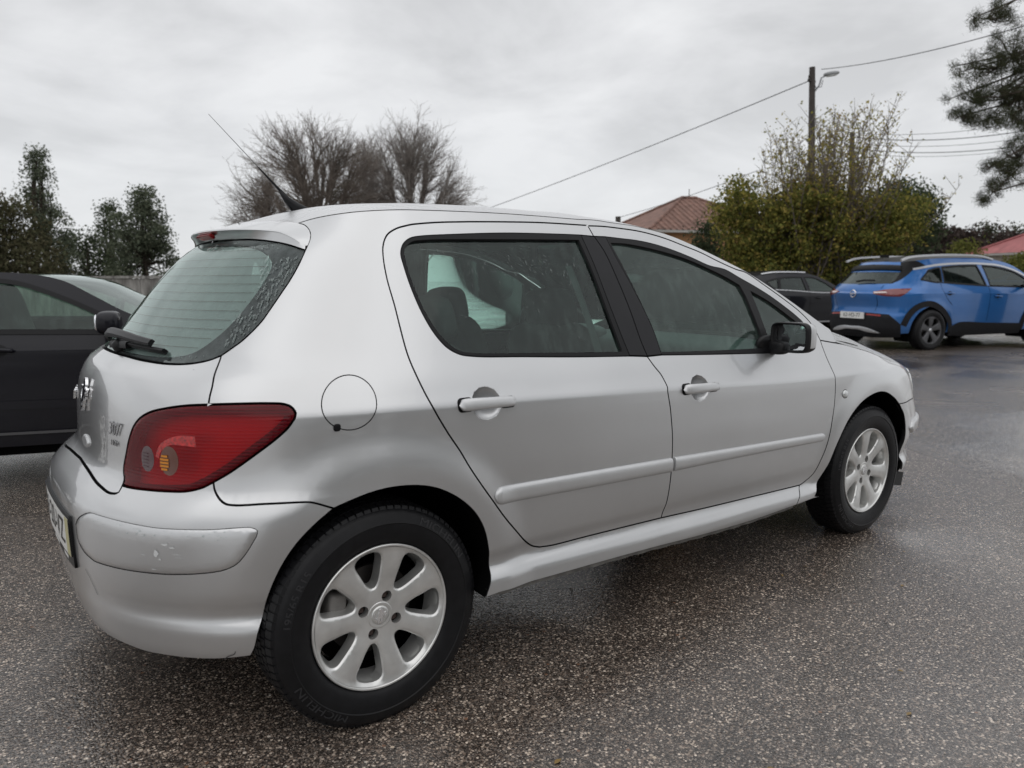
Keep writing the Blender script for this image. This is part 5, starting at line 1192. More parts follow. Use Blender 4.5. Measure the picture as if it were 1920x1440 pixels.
LM=dict(dark=leafmat('dark_evergreen_leaf',[(.042,.055,.034),(.065,.082,.048),(.095,.112,.065)]),
 grey=leafmat('greygreen_leaf',[(.075,.09,.062),(.11,.13,.09),(.17,.185,.13)]),
 brown=leafmat('brown_olive_leaf',[(.085,.082,.048),(.11,.10,.062),(.09,.10,.055)]),
 yellow=leafmat('yellowing_leaf',[(.14,.155,.04),(.24,.235,.06),(.36,.32,.08),(.42,.34,.10),(.22,.15,.06)],.4),
 mid=leafmat('dull_green_leaf',[(.075,.092,.028),(.13,.14,.04),(.20,.19,.06)]),
 pine=leafmat('pine_needle',[(.035,.042,.026),(.055,.062,.036),(.085,.085,.05)],.1),
 rust=leafmat('bare_brown_twigs',[(.05,.038,.034),(.075,.058,.052),(.06,.05,.045)],.1))
def leaf_quads(C,size,asp=.55):
    n=len(C); a=rng.normal(size=(n,3)); a/=np.linalg.norm(a,axis=1,keepdims=True); b_=rng.normal(size=(n,3)); b_-=a*(a*b_).sum(1,keepdims=True); b_/=np.linalg.norm(b_,axis=1,keepdims=True)
    s=size*(.6+.8*rng.random((n,1))); V=np.stack([C-a*s,C-b_*s*asp,C+a*s,C+b_*s*asp],1).reshape(-1,3); F=np.arange(4*n).reshape(-1,4); return V,F
def clump_points(cx,cy,cz,rx,ry,rz,nc,per,cr,shell=.55):
    u=rng.normal(size=(nc,3)); u/=np.linalg.norm(u,axis=1,keepdims=True); rr=(shell+(1-shell)*rng.random((nc,1)))**.6
    C=u*rr*[rx,ry,rz]+[cx,cy,cz]; k=rng.poisson(per,nc); idx=np.repeat(np.arange(nc),k); sz=cr*(.6+.8*rng.random(nc))
    P=C[idx]+np.clip(rng.normal(size=(len(idx),3)),-1.7,1.7)*(sz[idx][:,None])*[1,1,.75]; return P,C
def limbs(root,targets,r0,name,mat,parent,n=5):
    mb=MB(); root=Vector(root)
    for t in targets:
        t=Vector(t); mid=root.lerp(t,.5)+Vector((random.uniform(-.1,.1)*(t-root).length,random.uniform(-.1,.1)*(t-root).length,(t-root).length*.06)); mb.tube([root,mid,t],[r0,r0*.6,r0*.15],n,cap=False)
    return mb.build(name,mat,parent,smooth=True)
def leafy_tree(name,label,cat,pos,h,blobs,mat,leaf,per=26,cr=.28,trunk=.14,group=None,trunk_h=None,needle=False):
    """blobs: (dx,dy,z,rx,ry,rz,number of clumps)"""
    o=empty(name,pos); tag(o,label,cat,group)
    P=[];T=[]
    for (dx,dy,z,rx,ry,rz,nc) in blobs:
        p,c=clump_points(dx,dy,z,rx,ry,rz,nc,per,cr); P.append(p); T+= [tuple(q) for q in c[::max(1,len(c)//9)]]
    P=np.vstack(P); P=P[P[:,2]>.05]
    V,F=leaf_quads(P,leaf,.16 if needle else .55); fast_mesh('foliage',V,F,mat,o)
    th=trunk_h or h*.5; MB().tube([(0,0,-.05),(.03,.02,th*.5),(0,.03,th),(.05,0,min(h*.85,th*1.6))],[trunk,trunk*.8,trunk*.55,trunk*.2],8).build('trunk',M['bark'],o,smooth=True)
    limbs((0,0,th*.75),T,trunk*.42,'limbs',M['bark'],o); return o
W_=lambda px,d: px*d/FPX
# left: trees behind the wall
d=31; p=gp(5,d); H=hz(5,348,d); leafy_tree('evergreen_tree','broad dark evergreen at the far left edge, behind the black car','tree',p,H,[(0,0,H*.45,W_(75,d),1.6,H*.45,60),(-.5,0,H*.7,W_(45,d),1.2,H*.27,40),(.6,0,H*.3,W_(60,d),1.5,H*.28,40)],LM['brown'],.065,per=150,cr=.34,group='evergreens behind the concrete wall')
d=33; p=gp(84,d); H=hz(84,274,d); leafy_tree('evergreen_tree','tallest grey-green evergreen with a loose pointed top, left of the picture','tree',p,H,[(0,0,H*.28,W_(60,d),1.3,H*.26,60),(0,0,H*.55,W_(34,d),.9,H*.20,34),(-.1,0,H*.77,W_(22,d),.5,H*.13,18),(-.05,0,H*.92,W_(9,d),.3,H*.05,8)],LM['grey'],.055,per=95,cr=.20,group='evergreens behind the concrete wall')
d=36; p=gp(160,d); H=hz(160,432,d); leafy_tree('evergreen_tree','low dark evergreen between the two taller ones','tree',p,H,[(0,0,H*.5,W_(60,d),1.4,H*.48,55)],LM['dark'],.065,per=140,cr=.30,group='evergreens behind the concrete wall')
d=30; p=gp(268,d); H=hz(272,348,d); leafy_tree('evergreen_tree','upright grey-green evergreen right above the wall, beside the silver car','tree',p,H,[(.1,0,H*.33,W_(54,d),1.3,H*.32,75),(.15,0,H*.66,W_(34,d),1.0,H*.21,48),(.1,0,H*.89,W_(16,d),.4,H*.08,14),(-.9,0,H*.48,W_(24,d),.8,H*.28,22)],LM['grey'],.055,per=100,cr=.20,group='evergreens behind the concrete wall')
d=37; p=gp(205,d); H=hz(205,372,d); leafy_tree('evergreen_tree','thin sparse evergreen left of the upright one','tree',p,H,[(0,0,H*.4,W_(42,d),1.2,H*.38,38),(0,0,H*.8,W_(20,d),.7,H*.17,14)],LM['dark'],.06,per=90,cr=.26,group='evergreens behind the concrete wall')
# concrete wall of cast panels
def wall():
    o=empty('concrete_wall',(0,0,0)); tag(o,'weathered grey concrete panel wall behind the black car','wall')
    m,nt,b_=newmat('stained_concrete'); N=nt.nodes.new;L=nt.links.new; tc=N('ShaderNodeTexCoord'); mp=N('ShaderNodeMapping'); mp.inputs['Scale'].default_value=(2.2,2.2,.5); L(tc.outputs['Object'],mp.inputs[0]); n=N('ShaderNodeTexNoise'); n.inputs['Scale'].default_value=2.4; n.inputs['Detail'].default_value=8; n.inputs['Roughness'].default_value=.65; L(mp.outputs[0],n.inputs['Vector'])
    r_=N('ShaderNodeValToRGB'); L(n.outputs[0],r_.inputs[0]); e=r_.color_ramp.elements; e[0].position=.35; e[0].color=(.09,.085,.078,1); e[1].position=.66; e[1].color=(.33,.32,.30,1); L(r_.outputs[0],b_.inputs['Base Color']); b_.inputs['Roughness'].default_value=.9
    A=gp(-160,25.5); Bp=gp(640,23.5); v=(Bp-A); n_=int(v.length/1.0); u=v.normalized(); ang=math.atan2(u.y,u.x); H=hz(215,518,24.6)
    pb=MB().box((0,0,0),(.985,.14,H-.08)); base=pb.build('concrete_panel',m,o); me=base.data
    for i in range(n_):
        q=base if i==0 else bpy.data.objects.new('concrete_panel',me)
        if i: COL.objects.link(q); q.parent=o
        c=A+u*(i+.5)*1.0; q.location=(c.x,c.y,(H-.08)/2+random.uniform(-.008,.008)); q.rotation_euler=(0,0,ang)
    cp=MB().box((0,0,0),(v.length,.22,.08)).build('coping',m,o); c=A+v*.5; cp.location=(c.x,c.y,H-.03); cp.rotation_euler=(0,0,ang)
wall()
# centre: bare winter trees, limbs aimed into a domed crown and then twigs
def winter_tree(label,px,pyt,hw,pyc,d,seed,mat,group,nprim=9,nsec=90,ntw=11,tr=.16):
    rd=random.Random(seed); p=gp(px,d,400); H=hz(px,pyt,d); zc=hz(px,pyc,d); rx=W_(hw,d); o=empty('bare_tree',p); tag(o,label,'tree',group)
    segs=[]
    def bez(a,b_,c,n):
        return [a*(1-t)**2+b_*(2*t*(1-t))+c*t*t for t in [k/n for k in range(n+1)]]
    def dome(e):
        th=rd.random()*6.283; ph=math.asin(rd.uniform(-.25,1.0)); r_=Vector((math.cos(ph)*math.cos(th)*rx,math.cos(ph)*math.sin(th)*rx*.8,math.sin(ph)*(H-zc)))*e; return Vector((0,0,zc))+r_
    base=Vector((0,0,H*.10)); prim=[]
    for i in range(nprim):
        t=dome(rd.uniform(.50,.70)); t.z=max(t.z,zc*.8); c=Vector((t.x*.35,t.y*.35,(base.z+t.z)*.5)); P=bez(base,c,t,9)
        P=[q+Vector((rd.gauss(0,.05),rd.gauss(0,.05),rd.gauss(0,.03))) for q in P]; prim.append(P); segs.append((P,tr*.55,tr*.18))
    for i in range(nsec):
        t=dome(rd.uniform(.72,1.0)*(1 if rd.random()<.9 else 1.06)); best=min(((q-t).length+abs(k-5)*.25,pi,k) for pi,P in enumerate(prim) for k,q in enumerate(P) if k>=2); P0=prim[best[1]]; k=max(2,best[2]-rd.choice((1,2,3))); a=P0[k]; dr=(P0[min(k+1,9)]-P0[k-1]).normalized(); L=(t-a).length
        P=bez(a,a+dr*L*.45+Vector((0,0,L*.12)),t,7); P=[P[0]]+[q+Vector((rd.gauss(0,.045),rd.gauss(0,.045),rd.gauss(0,.045))) for q in P[1:]]; segs.append((P,.032,.007))
        for j in range(ntw):
            s_=rd.uniform(.25,1); ii=min(6,int(s_*7)); q=P[ii].lerp(P[ii+1],s_*7-ii); dd=(P[ii+1]-P[ii]).normalized(); out_=Vector((q.x,q.y,(q.z-zc)*1.1)).normalized()
            v=(dd*.8+out_*.7+Vector((rd.gauss(0,.55),rd.gauss(0,.55),rd.gauss(.15,.5)))).normalized(); l=rd.uniform(.35,.95)
            e=q+v*l; m_=q+v*l*.5+Vector((rd.gauss(0,.04),rd.gauss(0,.04),rd.gauss(0,.04))); segs.append(([q,m_,e],.0075,.0035))
            for _ in range(3):
                f=rd.uniform(.3,.95); q2=q.lerp(e,f); v2=(v+Vector((rd.gauss(0,.7),rd.gauss(0,.7),rd.gauss(.1,.6)))).normalized(); segs.append(([q2,q2+v2*rd.uniform(.15,.42)],.0045,.003))
    V=[];F=[]
    for P,r0,r1 in segs:
        n=len(P); k=5 if r0>.02 else 3; n0=len(V)
        for i_,q in enumerate(P):
            d_=(P[min(i_+1,n-1)]-P[max(i_-1,0)]).normalized(); a=Vector((0,0,1)) if abs(d_.z)<.9 else Vector((1,0,0)); x=d_.cross(a).normalized(); y=d_.cross(x); r_=r0+(r1-r0)*i_/(n-1)
            for jj in range(k): th=6.2832*jj/k; w=q+(x*math.cos(th)+y*math.sin(th))*r_; V.append((w.x,w.y,w.z))
        for i_ in range(n-1):
            for jj in range(k): F.append((n0+i_*k+jj,n0+i_*k+(jj+1)%k,n0+(i_+1)*k+(jj+1)%k,n0+(i_+1)*k+jj))
    fast_mesh('branches',V,F,mat,o,True)
    MB().tube([(0,0,-.05),(0,0,H*.06),(0,0,H*.115)],[tr*1.2,tr,tr*.8],9).build('trunk',M['bark'],o,smooth=True)
g_b='bare trees behind the silver car'
winter_tree('larger bare winter tree with dense dark twigs, above the silver roof',592,203,146,415,27,11,M['twig'],g_b,12,240,11,.19)
winter_tree('finer pale bare tree to the right of the larger one',778,226,118,400,30,5,M['twig_grey'],g_b,11,230,11,.15)
winter_tree('small bare tree filling the gap between the two larger bare crowns',690,250,62,400,31,17,M['twig_grey'],g_b,7,110,11,.11)
winter_tree('low bare tree behind the aerial, left of the larger one',490,318,55,430,29,23,M['twig'],g_b,6,80,11,.10)
d=30; p=gp(655,d); H=hz(655,322,d); leafy_tree('ivy_tree','dark ivy-covered stump tree between the two bare trees','tree',p,H,[(0,0,H*.6,W_(48,d),.9,H*.38,40)],LM['brown'],.07,per=34,cr=.3)
# house with hipped tile roof
M['tile']=pm('clay_roof_tile',(.185,.105,.082),.8,noise=.35,nscale=3,bump=.3,bscale=12); M['render_o']=pm('ochre_render',(.36,.20,.10),.85,noise=.15,nscale=2); M['eave']=pm('pale_eave',(.42,.41,.39),.8,noise=.1); M['dark_glass']=pm('dark_window_glass',(.02,.025,.03),.08,spec=.8); M['red_roof']=pm('faded_red_roof',(.34,.12,.12),.75,noise=.2,nscale=2); M['render_b']=pm('beige_render',(.40,.37,.32),.85,noise=.2,nscale=1.5)
def house(name,label,c,rz,w,l,he,hr,roof,wall_,over=.5,ridge=.35):
    o=empty(name,(c.x,c.y,0),rz); tag(o,label,'house')
    MB().box((0,0,he/2),(w,l,he)).build('wall',wall_,o)
    a,b_=w/2+over,l/2+over; rl=w*ridge/2
    rf=MB().add([(-a,-b_,he),(a,-b_,he),(a,b_,he),(-a,b_,he),(-rl,0,he+hr),(rl,0,he+hr)],[(0,1,5,4),(1,2,5),(2,3,4,5),(3,0,4)]).build('roof',roof,o)
    # tile courses: slim raised ribs down the two long slopes
    rb=MB()
    n=int(w/.28)
    for i in range(n):
        x=-a+(i+.5)*2*a/n
        for s_ in (-1,1):
            t=1.0 if abs(x)<rl else max(0,1-(abs(x)-rl)/(a-rl)); 
            if t<.08: continue
            rb.tube([(x,s_*b_,he+.02),(x if abs(x)<rl else x,s_*b_*(1-t),he+hr*t+.02)],.045,4,cap=False)
    rb.build('roof_tiles',roof,o,kind='stuff')
    MB().tube([(-rl,0,he+hr+.03),(rl,0,he+hr+.03)],.10,6).tube([(rl,0,he+hr+.03),(a,b_,he+.03)],.08,6).tube([(rl,0,he+hr+.03),(a,-b_,he+.03)],.08,6).tube([(-rl,0,he+hr+.03),(-a,-b_,he+.03)],.08,6).tube([(-rl,0,he+hr+.03),(-a,b_,he+.03)],.08,6).build('ridge_tiles',roof,o)
    MB().box((0,0,he-.06),(w+2*over-.04,l+2*over-.04,.12)).build('eave',M['eave'],o)
    for sx in (-.27,.27):
        for sy in (-1,1):
            fr=MB().box((sx*w,sy*(l/2+.02),he*.55),(1.25,.06,1.25)).build('window',M['eave'],o); MB().box((sx*w,sy*(l/2+.055),he*.55),(1.1,.02,1.1)).build('pane',M['dark_glass'],fr)
    MB().box((w*.2,1.4,he+hr*.45),(.4,.4,.9)).box((w*.2,1.4,he+hr*.45+.47),(.5,.5,.06)).build('chimney',wall_,o)
    MB().tube([(0,0,he+hr),(0,0,he+hr+.5)],.02,5).build('finial',M['bark'],o)
    return o
d=38; c=gp(1290,d+4); he=hz(1300,432,d); house('tiled_house','house with a hipped brown-red tile roof and ochre wall, behind the silver roof',c,math.radians(-22),7.4,7,he,hz(1292,372,d+4)-he,M['tile'],M['render_o'],ridge=.12)
d=40; c=gp(2065,d+3); he=hz(1900,470,d); house('red_roof_house','low beige house with a faded red roof at the right edge','' and c or c,math.radians(20),9,7,he,hz(1930,428,d+3)-he,M['red_roof'],M['render_b'],ridge=.5) if False else house('red_roof_house','low beige house with a faded red roof at the right edge',c,math.radians(-30),9,7,he,hz(1930,420,d+3)-he,M['red_roof'],M['render_b'],ridge=.6)
# right: big yellowing shrub with upright shoots
def shrub():
    d=19.5; p=gp(1540,d); o=empty('yellowing_shrub',p); tag(o,'large multi-stemmed shrub with yellow-green leaves and tall upright shoots','shrub')
    rt=Vector((R_.x,R_.y,0)).normalized(); fw=Vector((-rt.y,rt.x,0)); V=[];F=[];tips=[]
    mb=MB(); rd=random.Random(3)
    for i in range(150):
        px=rd.gauss(1545,78); px=min(1735,max(1365,px)); top=np.interp(px,[1345,1400,1450,1520,1560,1620,1680,1735],[420,322,235,225,205,190,235,330])+rd.uniform(0,1)**1.6*150
        bx=rd.uniform(-1.6,1.6); x=W_(px-1540,d); yy=rd.uniform(-1.4,1.4); hh=hz(px,top,d); b0=rt*bx*.7+fw*rd.uniform(-.5,.5); t=rt*x+fw*yy; 
        P=[]
        for k in range(7):
            s=k/6; q=b0.lerp(t,s**.8)+Vector((rd.uniform(-.06,.06),rd.uniform(-.06,.06),hh*s)); P.append(q)
        mb.tube(P,[.028*(1-.85*k/6) for k in range(7)],4,cap=False)
        for k in range(26):
            s=rd.uniform(.30,1); i_=min(5,int(s*6)); q=P[i_].lerp(P[i_+1],s*6-i_); dd=(rt*rd.uniform(-1,1)+fw*rd.uniform(-1,1)+Vector((0,0,rd.uniform(.4,1.3)))).normalized()*rd.uniform(.18,.5); e=q+dd; mb.tube([q,e],[.008,.003],3,cap=False)
            for _ in range(3 if s>.72 else 5): tips.append(q.lerp(e,rd.uniform(.2,1.1))+Vector((rd.gauss(0,.05),rd.gauss(0,.05),rd.gauss(0,.05))))
    mb.build('stems',M['twig'],o)
    Vq,Fq=leaf_quads(np.array(tips),.036,.6); fast_mesh('upper_leaves',Vq,Fq,LM['yellow'],o)
    P=[]
    for (px,py,rx,rz,n) in ((1400,430,60,60,70),(1470,440,70,75,110),(1560,450,80,80,120),(1650,440,62,70,90),(1430,500,80,50,80),(1600,520,90,40,80),(1380,380,38,38,30),(1520,380,70,35,60),(1670,400,45,45,40)):
        pt_,c=clump_points(W_(px-1540,d),0,hz(px,py,d),W_(rx,d),1.3,W_(rz,d),n,85,.16,shell=.2); P.append(pt_)
    P=np.vstack(P); P=P[P[:,2]>.05]; Q=np.stack([P[:,0]*rt.x+P[:,1]*fw.x,P[:,0]*rt.y+P[:,1]*fw.y,P[:,2]],1)
    k=rng.random(len(Q))<.62; Vq,Fq=leaf_quads(Q[k],.042,.6); fast_mesh('inner_leaves',Vq,Fq,LM['mid'],o); Vq,Fq=leaf_quads(Q[~k],.042,.6); fast_mesh('yellow_leaves',Vq,Fq,LM['yellow'],o)
shrub()
def blobtree(name,label,px,py0,py1,hw,d,mat,leaf=.08,per=50,cr=.25,n=70,cat='tree',group=None,needle=False):
    p=gp(px,d); H=hz(px,py0,d); z0=max(.15,hz(px,py1,d)); return leafy_tree(name,label,cat,p,H,[(0,0,(H+z0)/2,W_(hw,d),W_(hw,d)*.8,(H-z0)/2,n)],mat,leaf,per=per,cr=cr,group=group,trunk_h=max(z0,.4),needle=needle)
blobtree('umbrella_pine','rounded dark green pine crown behind the yellowing shrub',1682,350,500,84,27,LM['dark'],.07,70,.28,120)
blobtree('dark_shrub','dark evergreen shrub between the house and the yellowing shrub',1330,405,640,30,23,LM['dark'],.05,60,.2,60,'shrub')
blobtree('green_shrub','small green conifer-like bush above the blue car, before the brown wood',1812,452,520,26,30,LM['mid'],.05,45,.2,40,'shrub')
blobtree('green_hedge','clipped green bush at the right edge under the red-roofed house',1925,478,560,42,24,LM['mid'],.045,80,.16,70,'shrub')
g_w='bare woodland trees on the right skyline'
for i,(px,py,hw,lab) in enumerate(((1722,440,42,'brown bare woodland crown just right of the rounded pine'),(1772,432,40,'wide brown woodland crown, second on the right skyline'),(1815,440,34,'low brown woodland crown behind the small green bush'),(1885,446,30,'low brown crown beside the red-roofed house'))):
    blobtree('woodland_tree',lab,px,py,560,hw,52,LM['rust'],.13,90,.45,110,group=g_w)
for i,(px,py,hw,lab) in enumerate(((1742,424,11,'tiny distant pine left on the right skyline'),(1848,418,17,'dark distant pine in the middle of the right skyline'),(1905,428,10,'tiny distant pine above the red roof'))):
    blobtree('distant_pine',lab,px,py,470,hw,55,LM['pine'],.10,40,.4,26,group='distant pines on the right skyline')
def hedge():
    o=empty('dark_hedge',gp(1500,23.5)); tag(o,'long dark hedge behind the parked cars on the right','hedge'); A=gp(1290,24)-gp(1500,23.5); Bp=gp(2060,26)-gp(1500,23.5)
    n=60000; t=rng.random(n); C=np.array(A)[None]*(1-t[:,None])+np.array(Bp)[None]*t[:,None]; C=C+rng.normal(size=(n,3))*[.35,.35,0]; C[:,2]=rng.random(n)**.8*(1.45+.18*np.sin(t*40)+.15*np.sin(t*17+1)); V,F=leaf_quads(C,.055,.6); fast_mesh('foliage',V,F,LM['dark'],o)
    MB().box(((A.x+Bp.x)/2,(A.y+Bp.y)/2,.55),((Bp-A).length,.35,1.1),rot=rotz(math.atan2(Bp.y-A.y,Bp.x-A.x))).build('stems',M['bark'],o)
hedge()
# near pine reaching in from the right
def pine():
    d=13; tp=gp(2060,d); o=empty('pine_tree',tp); tag(o,'tall pine reaching into the picture at the upper right corner','tree')
    rt=Vector((R_.x,R_.y,0)).normalized(); fw=Vector((-rt.y,rt.x,0)); rd=random.Random(9)
    MB().tube([(0,0,-.1),(.05,0,3),(-.05,0,6),(-.25,0,9)],[.24,.19,.14,.05],10).build('trunk',M['bark'],o,smooth=True)
    tufts=[];mb=MB()
    spec=[(1880,30,48,26,26),(1832,40,8,14,5),(1905,95,50,45,50),(1850,120,40,30,34),(1828,170,32,28,30),(1880,185,55,35,52),(1812,213,34,14,24),(1850,228,36,12,22),(1905,160,40,60,46),(1912,235,26,30,22),(1900,280,26,22,20),(1884,318,24,18,18),(1858,312,14,10,9),(1872,352,22,18,16),(1848,372,12,12,9),(1905,330,20,30,14),(1790,122,4,9,2),(1797,138,6,7,3),(1775,182,3,8,2),(1960,150,60,150,60),(1900,-20,60,30,30),(1965,330,40,60,26)]
    for (px,py,rx,ry,n) in spec:
        hub=None
        for i in range(n):
            a=rd.random()*6.28; q=rd.random()**.5; x=px+rx*q*math.cos(a); y=py+ry*q*math.sin(a); dd=d+rd.uniform(-.9,.9); 
            w=at(x,y,dd); w=w-Vector((tp.x,tp.y,0)); tufts.append(w)
            if hub is None: hub=w
            elif i%2==0: mb.tube([hub,hub.lerp(w,.5)+Vector((0,0,-.04)),w],[.014,.009,.004],4,cap=False)
        root=Vector((0,0,max(.5,hub.z+rd.uniform(.4,1.9)))); mb.tube([root,root.lerp(hub,.35)+Vector((0,0,.12)),root.lerp(hub,.7)+Vector((0,0,.05)),hub],[.04,.026,.016,.008],5,cap=False)
    mb.build('branches',M['bark'],o)
    T=np.repeat(np.array([t[:] for t in tufts]),85,axis=0); n=len(T); dr=rng.normal(size=(n,3))+[0,0,.35]; dr/=np.linalg.norm(dr,axis=1,keepdims=True); ln=.05+.055*rng.random((n,1)); sd_=np.cross(dr,rng.normal(size=(n,3))); sd_/=np.linalg.norm(sd_,axis=1,keepdims=True)
    B0=T+rng.normal(size=(n,3))*.045; V=np.stack([B0-sd_*.0034,B0+sd_*.0034,B0+dr*ln],1).reshape(-1,3); fast_mesh('needles',V,np.arange(3*n).reshape(-1,3),LM['pine'],o)
pine()
# poles, lamp and cables
M['pole']=pm('weathered_pole',(.04,.034,.03),.9,noise=.25,nscale=4); M['cable']=pm('black_cable',(.05,.05,.055),.7); M['lampgrey']=pm('street_lamp_grey',(.30,.31,.32),.5,noise=.05)
def pole(label,px,pyt,d,r0,r1,extra=True):
    p=gp(px,d,520); T_=at(px,pyt,d); H=T_.z; lean=Vector((T_.x-p.x,T_.y-p.y,0)); o=empty('utility_pole',p); tag(o,label,'utility pole',group=None); MB().tube([(0,0,-.2),(lean.x*.5,lean.y*.5,H*.5),(lean.x,lean.y,H)],[r0,(r0+r1)/2,r1],10).build('post',M['pole'],o,smooth=True)
    MB().box((lean.x,lean.y,H-.35),(.30,.06,.06)).tube([(lean.x-.12,lean.y,H-.35),(lean.x-.12,lean.y,H-.22)],.025,6).tube([(lean.x+.12,lean.y,H-.35),(lean.x+.12,lean.y,H-.22)],.025,6).build('insulator_bracket',M['pole'],o)
    return o,p,H
d1=21; po,pp,PH=pole('tall dark pole with a street lamp, standing in the yellowing shrub',1523,126,d1,.12,.075)
rt=Vector((R_.x,R_.y,0)).normalized()
def street_lamp():
    o=empty('street_lamp',pp); tag(o,'grey street lamp head on a short arm near the top of the tall pole','street lamp')
    w=lambda px,py: at(px,py,d1)-Vector((pp.x,pp.y,0))
    MB().tube([w(1527,172),w(1536,160),w(1540,146),w(1548,142)],.022,6).build('arm',M['lampgrey'],o,smooth=True)
    c=w(1559,138); hd=MB().rbox((0,0,0),(.42,.17,.11),e=2.6).build('lamp_head',M['lampgrey'],o,smooth=True); hd.location=c; hd.rotation_euler=(0,math.radians(-8),math.atan2(rt.y,rt.x))
    MB().rbox((0,0,-.05),(.30,.13,.05),e=2.6).build('lamp_glass',M['lens_clear'],hd,smooth=True)
    MB().tube([w(1525,150),w(1530,165),w(1540,163),w(1543,150)],.010,5).build('loose_wire',M['cable'],o,smooth=True)
street_lamp()
po2,pp2,PH2=pole('shorter pole seen among the shrub shoots, right of the lamp pole',1598,248,30,.11,.09)
po3,pp3,PH3=pole('pole whose stubby top shows just above the silver roof',1159,406,44,.17,.15)
def cable(label,A,Bp,r,sag=0.0):
    P=[]; 
    for k in range(17):
        t=k/16; q=A.lerp(Bp,t); P.append(q-Vector((0,0,sag*4*t*(1-t))))
    tag(MB().tube(P,r,5,cap=False).build('overhead_cable',M['cable'],smooth=True),label,'cable',None)
T1=at(1521,150,d1)
cable('thick overhead cable running from the lamp pole down to the left behind the silver roof',T1,at(700,462,46),.013,.25)
cable('overhead cable from the lamp pole up to the right into the pine',at(1540,130,d1),at(1990,28,12),.009,.12)
cable('low overhead cable from the stubby pole top to the shrub',at(1159,408,44),at(1420,320,32),.014,.1)
for i,(y0,y1,r,lab) in enumerate(((243,212,.008,'topmost thin wire right of the second pole'),(251,232,.014,'thick upper wire right of the second pole'),(262,246,.008,'thin middle wire right of the second pole'),(272,262,.013,'thick lower wire right of the second pole'),(280,268,.007,'lowest wire right of the second pole'))):
    cable(lab,at(1600,y0+6,30),at(2060,y1-14,24),r,.35)
# beyond the camera: an unseen row of trees, added to darken low reflections
_w=('short','low','tall','broad','rounded','spreading','far left')
for k,(x,y,h) in enumerate(((-11,-19,4.6),(-6.5,-21,4.0),(-2,-19,4.8),(2.5,-21,4.2),(7,-20,4.8),(12,-22,4.4),(17,-21,4.6))):
    leafy_tree('reflection_tree',_w[k]+' dark unseen tree added behind the camera to darken reflections','tree',Vector((x,y,0)),h,[(0,0,h*.52,2.8,1.9,h*.44,120)],LM['dark'],.16,per=40,cr=.5,group='unseen trees added to darken reflections')

